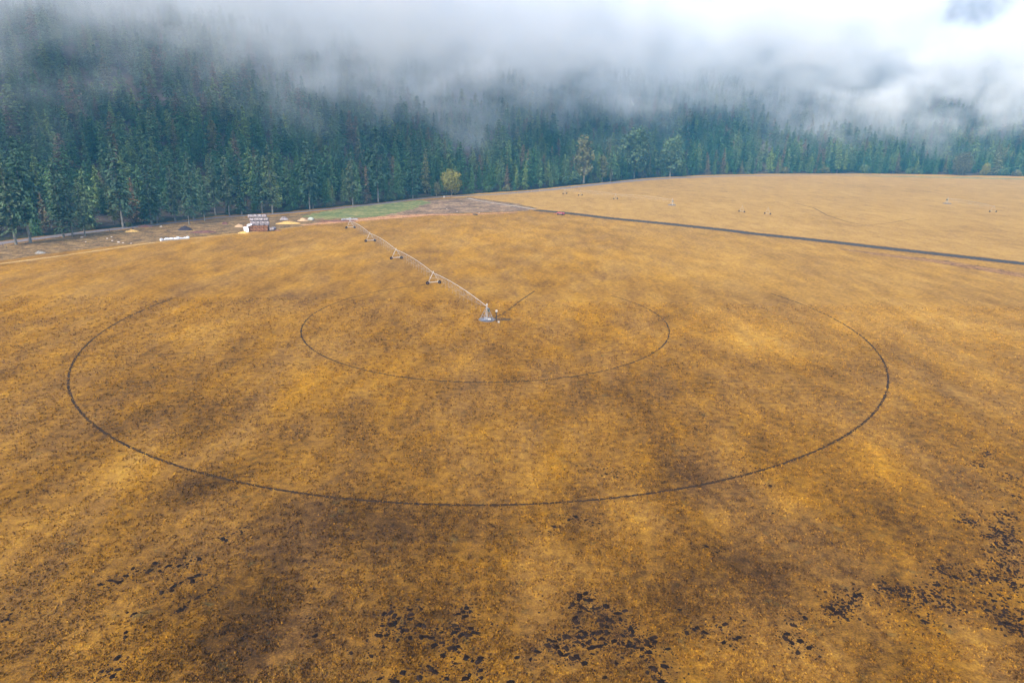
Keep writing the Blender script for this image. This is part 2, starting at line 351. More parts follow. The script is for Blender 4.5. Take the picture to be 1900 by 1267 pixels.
# strip between the field and the forest road
poly_sheet('verge', GP([(-60, 492), (0, 484), (100, 470), (200, 458), (300, 447), (420, 434), (520, 424), (640, 412), (760, 400), (850, 396), (960, 391), (1000, 387),
                        (960, 378), (868, 366), (780, 372), (700, 379), (600, 392), (509, 401), (412, 405), (355, 412), (289, 419), (221, 427), (162, 433), (88, 444), (0, 456), (-60, 463)]), .012, M_verge, 'rough verge of dry weeds and soil')
poly_sheet('yard', GP([(560, 409), (700, 401), (790, 398), (900, 394.5), (985, 391), (960, 380), (885, 369), (800, 372), (700, 380), (610, 391)]), .022, M_yard, 'bare gravel yard beside the forest road')
poly_sheet('green_grass', GP([(560, 402), (600, 407), (640, 405), (700, 402), (750, 392), (800, 376), (780, 371.5), (700, 379), (620, 389.5), (580, 396)]), .032, M_green, 'patch of green grass by the road', jit=3)
ribbon('orange_stubble', GP([(560, 418), (650, 410), (740, 402), (800, 398.5), (870, 398.5), (960, 394)]), [5, 14, 18, 10, 7, 4], .042, M_orange, label='strip of orange stubble along the field edge')
ribbon('straw_strip', GP([(-40, 495), (60, 482), (170, 467), (270, 452), (330, 446), (420, 436), (560, 421)]), [3, 5, 5, 6, 3, 4, 2], .040, patchy('pale_straw', [(.2, (.26, .14, .045)), (.5, (.40, .24, .08)), (.8, (.56, .37, .15))], scale=.5, alpha_scale=.06, alpha_cut=.66, alpha_soft=.1), label='pale straw line at the field edge')
_e = EDGE[1:-1]; ribbon('forest_floor', [tuple(p) for p in _e + np.array([-3.5, 4])], 15, .040, patchy('forest_litter', [(.3, (.012, .014, .008)), (.5, (.035, .036, .018)), (.75, (.08, .07, .035))], scale=.3), jit=.15, step=3, label='dark litter covered ground at the foot of the forest')  # dark litter strip laid over the field colour along the forest edge
ribbon('gravel_road', GP([(-260, 505), (-120, 477), (0, 451.5), (88, 440.5), (162, 431), (221, 424.5), (289, 417), (355, 409.5), (412, 403), (509, 397.5), (571, 392), (650, 384), (720, 376.5), (780, 369), (824, 365.5), (868, 363.2), (920, 361), (974, 356.5),
        (1024, 352), (1100, 343.5), (1150, 338), (1200, 333.8), (1250, 330.6), (1300, 328.6), (1350, 327.3), (1420, 326), (1500, 325.2), (1570, 325), (1700, 326.2)]),
        [5.5, 6.5, 7, 7, 6.5, 6, 6, 5.5] + [5] * 8 + [6, 7, 8, 9, 10, 10, 10, 10, 10, 8, 7, 5, 3], .05, M_gravel, jit=.08, label='grey gravel road along the forest edge')
ribbon('road_verge', ROAD, 14, .014, M_weed, jit=.25, nacross=7, label='weedy verge of the dark farm road')
ribbon('rusty_verge', GP([(1560, 462), (1640, 473), (1750, 486), (1850, 503), (2000, 528)]), [3, 9, 12, 14, 14], .018, M_rust, jit=.3, nacross=7, label='rusty weeds beside the dark farm road')
ribbon('dark_road', ROAD, [3.2, 4.4, 5.0, 5.2, 5.4, 5.6, 5.6, 5.6, 5.6, 5.6, 5.6, 5.6], .03, M_asph, jit=.25, step=1.0, label='dark gravel farm road between the two fields')
ribbon('farm_track', GP([(868, 368), (885, 372), (923, 378), (961, 383.5), (993, 389)]), [4, 2.2, 2.2, 2.6, 3], .046, patchy('pale_gravel', [(.3, (.25, .2, .17)), (.6, (.42, .34, .27))], scale=1), jit=.1, label='pale track joining the road and the farm road')
# wheel ruts of the pivot
PCX, PCY, ARM = -6.814, 180.168, math.radians(113.7)
def arc(r, a0, a1, cx=PCX, cy=PCY, n=260): return [(cx + r * math.cos(a), cy + r * math.sin(a)) for a in np.linspace(math.radians(a0), math.radians(a1), n)]
ribbon('green_strip', GP([(1560, 326.6), (1700, 328.5), (1800, 330.5), (1960, 334)]), [6, 26, 34, 34], .045, patchy('far_green_turf', [(.2, (.14, .13, .045)), (.5, (.22, .20, .075)), (.8, (.34, .27, .10))], scale=.05, alpha_scale=.03, alpha_cut=.45, alpha_soft=.15), label='thin green grass strip at the far right forest edge')
tag(ribbon('wheel_track', arc(48.15, 117, 399), .46, .016, M_rut, jit=.5, step=.35, label='inner circular wheel rut around the pivot'))
tag(ribbon('wheel_track', arc(96.15, 168, 382), .56, .016, M_rut, jit=.5, step=.35, label='outer circular wheel rut around the pivot'))
for q, wd_, lb in (([(918, 590), (935, 581), (950, 570), (965, 558), (992, 540)], .9, 'faint rut leaving the pivot base'),
               
               ([(100, 662), (330, 656), (450, 650), (560, 640)], .5, 'faint tractor line on the left'),
               ([(1475, 377), (1510, 386), (1535, 400), (1575, 413), (1620, 420)], 1.1, 'curved worn track in the far field'), ([(1590, 420), (1650, 414), (1700, 405)], .8, 'worn track branching in the far field')):
    ribbon('worn_track', GP(q), wd_, .014, M_faint, jit=.5, step=.5, label=lb)

def rut_clods():
    V = []; Q = []; r = np.random.default_rng(31)
    for (R_, a0, a1, n_) in ((48.15, 175, 385, 500), (96.15, 180, 365, 1300)):
        for k in range(n_):
            a = math.radians(r.uniform(a0, a1)); 
            if vnoise(np.array(math.degrees(a) / 2.3), np.array(R_), 5) < .42: continue
            rr = R_ + r.normal(0, .2); x, y = PCX + rr * math.cos(a), PCY + rr * math.sin(a); sz = r.uniform(.06, .20); o = len(V); t = r.random() * 6
            for q in range(4): V.append((x + math.cos(t + q * 1.57) * sz * r.uniform(.7, 1.3), y + math.sin(t + q * 1.57) * sz * r.uniform(.7, 1.3), .015))
            V.append((x, y, sz * .6)); Q += [(o + q, o + (q + 1) % 4, o + 4) for q in range(4)]
    tag(link('mud_clods', fast_mesh('mud_clods', np.array(V), np.array(Q), simple('rut_mud', (.05, .028, .014), rough=.9))), 'mud clods thrown up along the circular wheel ruts', 'mud clods', kind='stuff')
rut_clods()

# ------------------------------------------------------------------ grass tufts (nobody could count them)
def make_grass():
    taken = set()
    for (u, v) in MA + MBs + MC + MD + ME + MR:
        mx, my = G(u, v)
        for i in (-1, 0, 1):
            for j in (-1, 0, 1): taken.add((int(mx / .4) + i, int(my / .4) + j))
    N = 150000
    d = 52 + (rng.random(N) ** 1.5) * 150; az = (rng.random(N) - .5) * 2 * .80
    x = np.tan(az) * d; y = d
    keep = vnoise(x / 2.2, y / 2.2, 41) + .5 * vnoise(x / .7, y / .7, 42) > .55
    clear = np.array([(int(a / .4), int(b / .4)) not in taken for a, b in zip(x, y)]); keep &= clear
    x, y = x[keep], y[keep]; N = len(x)
    pa = patch_at(x, y); tone = rng.random(N); h = rng.uniform(.07, .20, N) * (1 + d[keep] / 300); wd = rng.uniform(.05, .13, N) * (1 + d[keep] / 150)
    V = []; Att = []
    for b in range(3):
        a = rng.random(N) * 6.283; lean = rng.uniform(.1, .6, N) * h; la = rng.random(N) * 6.283; ox = rng.normal(0, .06, N); oy = rng.normal(0, .06, N)
        ca, sa = np.cos(a) * wd / 2, np.sin(a) * wd / 2
        V.append(np.stack([np.stack([x + ox - ca, y + oy - sa, np.zeros(N)], 1), np.stack([x + ox + ca, y + oy + sa, np.zeros(N)], 1), np.stack([x + ox + np.cos(la) * lean, y + oy + np.sin(la) * lean, h], 1)], 1).reshape(-1, 3))
        p = pa.copy(); p[:, 2] = tone; Att.append(np.repeat(p, 3, 0))
    V = np.concatenate(V); Q = np.arange(len(V)).reshape(-1, 3)
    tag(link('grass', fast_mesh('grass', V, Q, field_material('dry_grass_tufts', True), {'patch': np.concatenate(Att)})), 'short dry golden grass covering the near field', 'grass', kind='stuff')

# ------------------------------------------------------------------ conifers
def crown_mesh(name, mat, seed, base=.12, rmax=.135, pw=.85, nwh=30, card=.027, lump=.3, dens=1.3):
    """unit-height conifer crown made of drooping boughs of small leaf clumps"""
    r = np.random.default_rng(seed); V = []; B = []; lob = r.random(8) * 6.28
    for i in range(nwh):
        t = (i + r.random() * .5) / nwh; z0 = base + (1 - base) * t
        R = rmax * ((1 - t) ** pw * (1 - .35 * math.exp(-((t) / .10) ** 2))) + .006
        nb = int((5 + 5 * (1 - t)) * dens)
        for k in range(nb):
            az = r.random() * 6.283; Rb = R * (1 + lump * math.sin(az * 2 + lob[i % 8] + i * .35)) * r.uniform(.55, 1.15)
            if r.random() < .08: Rb *= 1.25
            tone = np.clip(.5 + r.normal(0, .22), 0, 1); nseg = max(2, int(Rb / card * 1.1)); dr = r.uniform(.25, .6)
            for j in range(nseg):
                q = (j + .6) / nseg; rr = Rb * q; z = z0 + .25 * Rb * q - dr * Rb * q * q + r.normal(0, .004)
                a = az + r.normal(0, .10); s = card * r.uniform(.7, 1.35) * (1.15 - .45 * q)
                c = np.array([math.cos(a) * rr, math.sin(a) * rr, z]); rad = np.array([math.cos(a), math.sin(a), -dr * q * 1.2]); rad /= np.linalg.norm(rad)
                tan = np.array([-math.sin(a), math.cos(a), r.normal(0, .5)]); tan /= np.linalg.norm(tan)
                V += [c - rad * s * .6 - tan * s * .5, c - rad * s * .1 + tan * s * .62, c + rad * s * .95 + np.array([0, 0, -.3 * s])]
                V += [c - rad * s * .6 + tan * s * .5, c - rad * s * .2 - tan * s * .6, c + rad * s * .8 + tan * s * .25 + np.array([0, 0, .25 * s])]
                B += [np.clip(tone + (q - .5) * .25 + r.normal(0, .08), 0, 1)] * 6
    for k in range(14):                                     # leader
        z = .965 + .035 * k / 14; a = r.random() * 6.28; s = .012
        c = np.array([0, 0, z]); d = np.array([math.cos(a), math.sin(a), .4]) * s
        V += [c, c + d + np.array([0, 0, s]), c + d * .4 - np.array([0, 0, s])]; B += [.6] * 3
    V = np.array(V); return fast_mesh(name, V, np.arange(len(V)).reshape(-1, 3), mat, {'bough': np.array(B)})
def trunk_mesh(name, mat, seed, top=.9, r0=.011):
    r = random.Random(seed); m = MB(); pts = []; n = 6
    for i in range(n + 1): pts.append((r.uniform(-.003, .003) * (i > 0), r.uniform(-.003, .003) * (i > 0), -.02 + (top + .02) * i / n))
    m.tube(pts, [r0 * (1.25 if i == 0 else 1 - .85 * i / n) for i in range(n + 1)], 7)
    for k in range(12):
        z = r.uniform(.12, .6); a = r.random() * 6.28; L = r.uniform(.03, .06)
        m.tube([(0, 0, z), (math.cos(a) * L, math.sin(a) * L, z + r.uniform(-.01, .01))], [.002, .0007], 4)
    me = m.mesh(name); me.materials.append(mat); return me
M_bark = simple('bark', (.17, .14, .125), var=.4, scale=20, bump=.3)
M_bark2 = simple('pale_bark', (.22, .20, .17), var=.4, scale=20)
CON = [(0, (0.049, 0.103, 0.041)), (.25, (0.074, 0.158, 0.061)), (.5, (0.114, 0.199, 0.071)), (.70, (0.154, 0.216, 0.089)), (.84, (0.228, 0.298, 0.077)), (.93, (0.212, 0.158, 0.080)), (1, (0.245, 0.158, 0.089))]
M_con = foliage('conifer_needles', CON, .42)
M_pine = foliage('pine_needles', [(0, (.050, .095, .050)), (.4, (.068, .118, .066)), (.7, (.09, .138, .075)), (1, (.105, .135, .070))], .42)
SPEC = [dict(base=.05, rmax=.165, pw=.70), dict(base=.08, rmax=.19, pw=.65), dict(base=.14, rmax=.155, pw=.55), dict(base=.04, rmax=.145, pw=.85), dict(base=.10, rmax=.185, pw=.55, lump=.4), dict(base=.05, rmax=.205, pw=.8, lump=.35)]
CROWNS = [crown_mesh('crown', M_con, 10 + i, **s) for i, s in enumerate(SPEC)]
PINES = [crown_mesh('crown', M_pine, 40 + i, base=b, rmax=rm, pw=.55, nwh=28, card=.026, lump=.5, dens=1.1) for i, (b, rm) in enumerate([(.14, .17), (.20, .155), (.08, .175), (.17, .15)])]
TRUNKS = [trunk_mesh('trunk', M_bark, 5), trunk_mesh('trunk', M_bark, 6)]; PTRUNKS = [trunk_mesh('trunk', M_bark2, 7, .92, .0125), trunk_mesh('trunk', M_bark2, 8, .9, .0115)]
# forest grid, jittered
SP = 9.4
gx, gy = np.meshgrid(np.arange(-760, 820, SP), np.arange(40, 1340, SP)); gx = gx.ravel() + rng.uniform(-.42, .42, gx.size) * SP; gy = gy.ravel() + rng.uniform(-.42, .42, gy.size) * SP
tt = edge_t(gx, gy)
keep = (tt > 1.5) & (tt < np.interp(gx, [-400, 0, 300], [560, 480, 360])) & (np.abs(gx) < .84 * gy + 70)
glade = vnoise(gx / 55, gy / 55, 61); keep &= ~((glade < .20) & (tt > 60)); keep &= rng.random(gx.size) > .10 + .25 * (glade < .3)
gx, gy, tt = gx[keep], gy[keep], tt[keep]; gz = hill_z(gx, gy, tt)
dist = np.hypot(gx, gy); inview = (np.abs(gx) < .755 * gy + 4)
gh = rng.triangular(15, 26, 36, len(gx)) * np.interp(dist, [300, 600, 1100], [.92, 1.0, 1.28]) * (1 - .22 * (vnoise(gx / 30, gy / 30, 62) < .35))
gh = np.where((tt < 8) & (rng.random(len(gx)) < .35), gh * .6, gh); grz = rng.random(len(gx)) * 6.283
# the trees that show largest: front rows, by apparent size and openness
score = gh / dist * np.exp(-tt / 16) ; score[~inview] = 0
order = np.argsort(-score); NIND = 232; ind = order[:NIND]; mass = np.setdiff1d(np.arange(len(gx)), ind)
ZONES = [(-999, -178, 'at the left end of the forest edge'), (-178, -118, 'behind the stacked hay bales'), (-118, -60, 'behind the patch of green grass'), (-60, 20, 'behind the fork of the gravel road'),
         (20, 110, 'along the middle bend of the gravel road'), (110, 250, 'where the road runs level with the far field'), (250, 430, 'beyond the far field, right of centre'), (430, 999, 'at the far right end of the forest edge')]
ORD = ['first', 'second', 'third', 'fourth', 'fifth', 'sixth', 'seventh', 'eighth', 'ninth', 'tenth', 'eleventh', 'twelfth', 'thirteenth', 'fourteenth', 'fifteenth', 'sixteenth', 'seventeenth', 'eighteenth', 'nineteenth', 'twentieth']
def put_tree(kind, crown, trunk, x, y, z, h, rz, label, cat, group=None, wide=1.0):
    e = empty(kind, (x, y, z), rz); e.scale = (h * wide, h * wide, h)
    c = link('crown', crown, e); t = link('trunk', trunk, e); tag(e, label, cat, group); return e
cnt = {}
for i in sorted(ind, key=lambda k: gx[k] / gy[k]):
    zi = next(k for k, z in enumerate(ZONES) if z[0] <= gx[i] < z[1]); front = tt[i] < 9.5
    hh = gh[i] / np.interp(dist[i], [300, 600, 1100], [.92, 1.0, 1.28]); size = 'tall' if hh > 28 else 'short' if hh < 20 else 'mid height'
    if front:
        k = cnt.get(zi, 0); cnt[zi] = k + 1
        lab = '%s conifer, %s from left, front row, %s' % (size, ORD[k] if k < 20 else '%dth' % (k + 1), ZONES[zi][2])
    else:
        lab = '%s dark conifer in the second row, %s' % (size, ZONES[zi][2])
    lab = lab.replace('at the left end of the forest edge', 'left end of forest').replace('at the far right end of the forest edge', 'far right end of forest').replace('along the middle bend of the gravel road', 'along the gravel road bend').replace('where the road runs level with the far field', 'where the road meets the far field').replace('behind the fork of the gravel road', 'behind the road fork').replace('beyond the far field, right of centre', 'beyond the far field')
    put_tree('conifer', CROWNS[i % 6], TRUNKS[i % 2], gx[i], gy[i], gz[i], gh[i], grz[i], lab, 'conifer', 'conifers in the front rows of the forest')
# pines standing clear of the forest, with bare pale trunks (base pixel, top pixel v)
PINE_PX = [(30, 454, 322, 'leaning pine with bare trunk in front of the road at the left corner'), (57, 451, 300, 'tall pine second from left, standing in front of the road'),
    (118, 440, 322, 'broad pine beside the left bend of the road'), (135, 439, 345, 'narrow pine between two pines in front of the left road'), (158, 438, 352, 'low spreading pine with a leaning bare trunk in front of the road'),
    (229, 423, 285, 'tall pine with a thick pale trunk beside the road'), (282, 417, 303, 'pine with pale bare trunk, left one of a pair behind the white plastic roll'), (292, 416, 330, 'pine with pale bare trunk, right one of a pair behind the white plastic roll'),
    (326, 411, 322, 'slim pine with bare trunk left of the dark brush pile'), (351, 417, 338, 'grey green pine rooted in front of the road at the brush pile'), (360, 408, 300, 'tall pine just right of the brush pile pine'),
    (380, 410, 345, 'short pine with bare trunk between the brush pile and the hay bales'), (400, 399, 300, 'pine left of the stacked hay bales, close to the forest'), (426, 401, 305, 'pine with a long pale trunk left of the stacked hay bales'),
    (449, 399, 300, 'pine with pale trunk just left of the hay bale stack'), (487, 396, 292, 'pine with pale trunk rising behind the hay bale stack'), (506, 396, 285, 'pine right behind the right end of the hay bale stack'),
    (575, 389, 275, 'left pine of a pale trunked pair near the green grass'), (581, 388, 292, 'right pine of a pale trunked pair near the green grass'), (655, 382, 292, 'rounded pine with white trunk standing out left of the green grass'),
    (686, 376, 285, 'leaning pine above the green grass'), (702, 376, 248, 'tallest pine with a white trunk above the green grass'), (766, 369, 275, 'grey pine left of the yellow tree')]
for k, (u, v, vt, lab) in enumerate(PINE_PX):
    x, y = G(u, v); put_tree('pine_tree', PINES[k % 4], PTRUNKS[k % 2], x, y, 0, (v - vt) * mpp(u, v) * 1.02, k * 1.7, lab, 'pine', 'pines standing clear along the road')

# deciduous trees and bushes
def leafy_mesh(name, mat, seed, lobes, card=.05, per=170):
    r = np.random.default_rng(seed); V = []; B = []
    for (cx, cy, cz, R) in lobes:
        tone = r.uniform(.25, .75)
        for k in range(int(per * (R / .2) ** 2)):
            d = r.normal(0, 1, 3); d /= np.linalg.norm(d); c = np.array([cx, cy, cz]) + d * R * np.array([1, 1, .9]) * r.uniform(.55, 1.08); s = card * r.uniform(.6, 1.3)
            a = r.normal(0, 1, 3); a /= np.linalg.norm(a); b = np.cross(a, d + r.normal(0, .4, 3)); b /= np.linalg.norm(b)
            V += [c - a * s * .6, c + b * s * .6, c + a * s * .7]; V += [c - b * s * .5, c + a * s * .5, c + b * s * .8 + d * s * .3]
            B += [np.clip(tone + r.normal(0, .15), 0, 1)] * 6
    V = np.array(V); return fast_mesh(name, V, np.arange(len(V)).reshape(-1, 3), mat, {'bough': np.array(B)})
def limbs_mesh(name, mat, seed, lobes, r0=.018):
    r = random.Random(seed); m = MB(); m.tube([(0, 0, -.02), (.005, 0, .15), (.0, .01, .4), (.01, 0, .75)], [r0 * 1.3, r0, r0 * .7, r0 * .2], 7)
    for (cx, cy, cz, R) in lobes:
        z0 = cz * .45; m.tube([(0, 0, z0), (cx * .5, cy * .5, (z0 + cz) / 2), (cx, cy, cz)], [r0 * .5, r0 * .35, r0 * .1], 5)
    me = m.mesh(name); me.materials.append(mat); return me
def lobes_for(seed, n, w_, z0, z1, R):
    r = random.Random(seed); out = []
    for i in range(n):
        a = i * 2.4 + r.random(); q = (i + .5) / n; z = z0 + (z1 - z0) * q; rr = w_ * math.sin(math.pi * (.22 + .66 * q)) * r.uniform(.3, 1)
        out.append((math.cos(a) * rr, math.sin(a) * rr, z, R * r.uniform(.75, 1.2)))
    return out
def solid(name, c1, c2): return foliage(name, [(0, c1), (1, c2)], .45)
M_yel = solid('yellow_leaves', (.24, .22, .05), (.29, .26, .06)); M_pal = solid('pale_leaves', (.08, .125, .06), (.10, .145, .07)); M_tan = solid('tan_leaves', (.11, .105, .05), (.14, .13, .06))
M_grn = solid('green_leaves', (.075, .12, .05), (.11, .15, .06)); M_olive = solid('olive_leaves', (.12, .13, .05), (.17, .16, .07))
DEC = [(838, 363, 316, .30, .20, M_yel, 'broadleaf_tree', 'bright yellow green rounded tree at the forest edge by the road fork'), (810, 365, 338, .16, .13, M_olive, 'broadleaf_tree', 'small narrow yellowish tree left of the bright yellow tree'),
       (1243, 328, 257, .26, .17, M_pal, 'broadleaf_tree', 'pale grey green broad crowned tree, right one of two at the forest edge'), (1176, 331, 243, .26, .18, M_pal, 'broadleaf_tree', 'pale grey green round crowned tree, left one of two at the forest edge'),
       (1083, 341, 250, .13, .12, M_olive, 'broadleaf_tree', 'tall narrow poplar with yellowish foliage at the road bend'), (1117, 338, 286, .15, .12, M_olive, 'broadleaf_tree', 'short narrow poplar right of the tall poplar'),
       (1133, 338, 312, .10, .10, M_tan, 'broadleaf_tree', 'thin pale sapling at the road bend'), (1785, 326, 292, .34, .24, M_tan, 'broadleaf_tree', 'low tan broadleaf tree at the far right forest edge'), (1826, 326, 308, .3, .22, M_yel, 'broadleaf_tree', 'small yellow bush at the far right forest edge')]
for k, (u, v, vt, w_, R, mt, nm, lab) in enumerate(DEC):
    x, y = G(u, v); h = (v - vt) * mpp(u, v); lb = lobes_for(k + 3, 13, w_, .22, .86, R)
    e = empty(nm, (x, y, 0), k); e.scale = (h,) * 3; tag(e, lab, 'tree')
    link('crown', leafy_mesh('crown', mt, k, lb), e); link('trunk', limbs_mesh('trunk', M_bark2, k, lb), e)
BUSH_PX = [(168, 427, 9, 1, 'left of the tall pale trunked pine'), (240, 421, 8, 1, 'right of the tall pale trunked pine'), (445, 397, 9, 0, 'behind the hay bale stack'), (535, 392, 10, 0, 'right of the hay bale stack, at the forest edge'), (610, 385, 9, 1, 'left above the green grass'), (722, 374, 16, 0, 'large dark bush above the right end of the green grass'),
           (745, 370, 12, 0, 'beside the large dark bush above the green grass'), (868, 360, 10, 0, 'right of the yellow tree'), (905, 357, 12, 0, 'second right of the yellow tree'), (940, 355, 11, 1, 'behind the level road, left of its bend'), (1022, 346, 13, 2, 'tan, at the road bend'), (1040, 344, 17, 0, 'tall green, at the road bend'), (1062, 342, 22, 0, 'tallest green, left of the tall poplar'),
           (1095, 339, 17, 2, 'reddish tan, right of the tall poplar'), (1105, 338, 14, 2, 'tan, below the short poplar'), (1207, 328, 14, 1, 'round, between the two pale trees'), (1265, 325, 10, 1, 'right of the pale tree pair'), (1290, 324, 8, 0, 'small, right of the pale tree pair'), (1455, 322, 11, 2, 'reddish, beyond the far field'), (1525, 322, 14, 1, 'pale, beyond the far field'), (1605, 322, 14, 0, 'green, beyond the far field'),
           (1690, 323, 10, 0, 'right of a pale trunk beyond the far field'), (1860, 326, 12, 0, 'wide, at the far right edge'), (1885, 327, 9, 1, 'last at the far right edge')]
BM = [M_grn, M_olive, M_tan]; BMESH = {}
for k, (u, v, hp, mi, where) in enumerate(BUSH_PX):
    x, y = G(u, v); h = hp * mpp(u, v) * 1.15; key = (mi, k % 2)
    if key not in BMESH: BMESH[key] = leafy_mesh('bush', BM[mi], 70 + mi * 2 + k % 2, [(0, 0, .45, .42), (.35, .1, .35, .33), (-.33, -.1, .33, .33), (.1, .3, .3, .3), (-.1, .2, .62, .3)], .10, 60)
    o = link('bush', BMESH[key], None, (x, y, 0)); o.scale = (h * 1.1, h * 1.1, h); o.rotation_euler = (0, 0, k * 1.3)
    tag(o, ['leafy green bush ', 'olive green bush ', 'dry tan bush '][mi] + where, 'bush', 'bushes along the forest edge')

# forest mass: everything behind the rows above, one object, instanced by geometry nodes
def forest_mass():
    me = bpy.data.meshes.new('forest'); n = len(mass); me.vertices.add(n)
    me.vertices.foreach_set('co', np.stack([gx[mass], gy[mass], gz[mass]], 1).astype(np.float32).ravel())
    a = me.attributes.new('hh', 'FLOAT', 'POINT'); a.data.foreach_set('value', gh[mass].astype(np.float32))
    a = me.attributes.new('wd', 'FLOAT', 'POINT'); a.data.foreach_set('value', rng.uniform(1.05, 1.5, n).astype(np.float32))
    a = me.attributes.new('rz', 'FLOAT', 'POINT'); a.data.foreach_set('value', grz[mass].astype(np.float32))
    a = me.attributes.new('var', 'INT', 'POINT'); a.data.foreach_set('value', rng.integers(0, 6, n).astype(np.int32))
    o = link('forest', me); tag(o, 'dense dark conifer forest covering the slope up into the fog', 'forest', kind='stuff')
    g = bpy.data.node_groups.new('forest_nodes', 'GeometryNodeTree'); g.interface.new_socket('Geometry', in_out='INPUT', socket_type='NodeSocketGeometry'); g.interface.new_socket('Geometry', in_out='OUTPUT', socket_type='NodeSocketGeometry')
    N = g.nodes; L = g.links; gi = N.new('NodeGroupInput'); go = N.new('NodeGroupOutput'); join = N.new('GeometryNodeJoinGeometry')
    def attr(nm, dt='FLOAT'):
        q = N.new('GeometryNodeInputNamedAttribute'); q.data_type = dt; q.inputs[0].default_value = nm; return q.outputs[0]
    hh = attr('hh'); wd = attr('wd'); rz = attr('rz'); var = attr('var', 'INT')
    mul = N.new('ShaderNodeMath'); mul.operation = 'MULTIPLY'; L.new(hh, mul.inputs[0]); L.new(wd, mul.inputs[1])
    cs = N.new('ShaderNodeCombineXYZ'); L.new(mul.outputs[0], cs.inputs[0]); L.new(mul.outputs[0], cs.inputs[1]); L.new(hh, cs.inputs[2])
    cr_ = N.new('ShaderNodeCombineXYZ'); L.new(rz, cr_.inputs[2])
    crowns = {}
    for ob in C.objects:
        if ob.name.startswith('crown') and ob.data in CROWNS and ob.data not in crowns: crowns[ob.data] = ob
    tr = next(ob for ob in C.objects if ob.name.startswith('trunk') and ob.data == TRUNKS[0])
    def inst(ob, sel):
        oi = N.new('GeometryNodeObjectInfo'); oi.transform_space = 'ORIGINAL'; oi.inputs['Object'].default_value = ob; oi.inputs['As Instance'].default_value = True
        ip = N.new('GeometryNodeInstanceOnPoints'); L.new(gi.outputs[0], ip.inputs['Points']); L.new(oi.outputs['Geometry'], ip.inputs['Instance'])
        L.new(cr_.outputs[0], ip.inputs['Rotation']); L.new(cs.outputs[0], ip.inputs['Scale'])
        if sel is not None:
            cmp_ = N.new('FunctionNodeCompare'); cmp_.data_type = 'INT'; cmp_.operation = 'EQUAL'; L.new(var, cmp_.inputs[2]); cmp_.inputs[3].default_value = sel; L.new(cmp_.outputs[0], ip.inputs['Selection'])
        L.new(ip.outputs[0], join.inputs[0])
    for k, cme in enumerate(CROWNS): inst(crowns[cme], k)
    inst(tr, None)
    L.new(join.outputs[0], go.inputs[0]); md = o.modifiers.new('trees', 'NODES'); md.node_group = g
forest_mass()

# ------------------------------------------------------------------ centre pivot irrigation machines
M_galv = simple('galvanised_steel', (.46, .46, .47), rough=.45, metal=.25, var=.18, scale=2)
M_galv_d = simple('weathered_steel', (.28, .27, .28), rough=.6, metal=.2, var=.25, scale=3)
M_tyre = simple('tyre_rubber', (.018, .016, .016), rough=.8, scale=6); M_white = simple('white_paint', (.48, .46, .43), rough=.5, var=.1)
M_conc = simple('concrete', (.16, .155, .17), var=.35, scale=1.5, bump=.2); M_greenbox = simple('dark_green_panel', (.012, .05, .04), rough=.4)
M_red = simple('faded_red_paint', (.42, .05, .06), rough=.5, var=.35, scale=2); M_blue = simple('blue_valve', (.14, .16, .22), rough=.5); M_black = simple('black_pipe', (.02, .02, .025), rough=.6)
M_hub = simple('wheel_hub', (.10, .05, .04), rough=.6)
def wheel(parent, loc, axis, R=.56, W=.36):
    m = MB(); a = Vector(axis).normalized(); c = Vector(loc); n = 18; up = Vector((0, 0, 1)); s = a.cross(up)
    prof = [(-W / 2, R * .55), (-W / 2, R * .9), (-W / 3, R), (W / 3, R), (W / 2, R * .9), (W / 2, R * .55)]
    vs = []; fs = []
    for k in range(n):
        t = 2 * math.pi * k / n
        for (o, r) in prof:
            r2 = r * (1 + (.06 if (k % 2 and r > R * .95) else 0)); vs.append(c + a * o + (up * math.cos(t) + s * math.sin(t)) * r2)
    q = len(prof)
    for k in range(n):
        for j in range(q): fs.append((k * q + j, k * q + (j + 1) % q, ((k + 1) % n) * q + (j + 1) % q, ((k + 1) % n) * q + j))
    w = m.add(vs, fs).build('wheel', M_tyre, parent); hb = MB().tube([c - a * W * .32, c + a * W * .32], R * .56, 12).build('hub', M_hub, w); return w
TH = 3.75; PIPE_R = .07
def span_part(parent, r0, r1, bow=.8):
    m = MB(); n = 14; pts = []; L = r1 - r0
    for i in range(n + 1):
        q = i / n; pts.append((r0 + L * q, 0, TH + bow * 4 * q * (1 - q)))
    m.tube(pts, PIPE_R, 7); sp = m.build('span', M_galv, parent, smooth=False)
    t = MB(); low = []
    nb = 8
    for side in (-1, 1):
        chord = [(r0 + .4, 0, TH - .05)]
        for i in range(1, nb):
            q = i / nb; chord.append((r0 + L * q, side * .62 * math.sin(math.pi * min(q * 2.2, 1, (1 - q) * 2.2) / 2), TH - 1.45 * (4 * q * (1 - q)) ** .6 + bow * 4 * q * (1 - q) * .55))
        chord.append((r1 - .4, 0, TH - .05)); t.tube(chord, .020, 4)
        for i in range(1, nb):
            x, yy, z = chord[i]; q = i / nb; zt = TH + bow * 4 * q * (1 - q)
            for dq in (-.5, .5):
                q2 = (i + dq) / nb; t.tube([(x, yy, z), (r0 + L * q2, 0, TH + bow * 4 * q2 * (1 - q2))], .020, 4)
        low.append(chord)
    for i in range(1, nb): t.tube([low[0][i], low[1][i]], .025, 4)
    t.build('truss', M_galv_d, sp)
    d = MB(); k = int(L / 3.2)
    for i in range(1, k):
        q = i / k; zt = TH + bow * 4 * q * (1 - q); x = r0 + L * q
        d.tube([(x, 0, zt + .1), (x, .22, zt + .22), (x, .34, zt), (x, .34, 1.7)], .018, 4); d.tube([(x, .34, 1.7), (x, .34, 1.5)], .06, 5)
    d.build('drop_hose', M_galv_d, sp); return sp
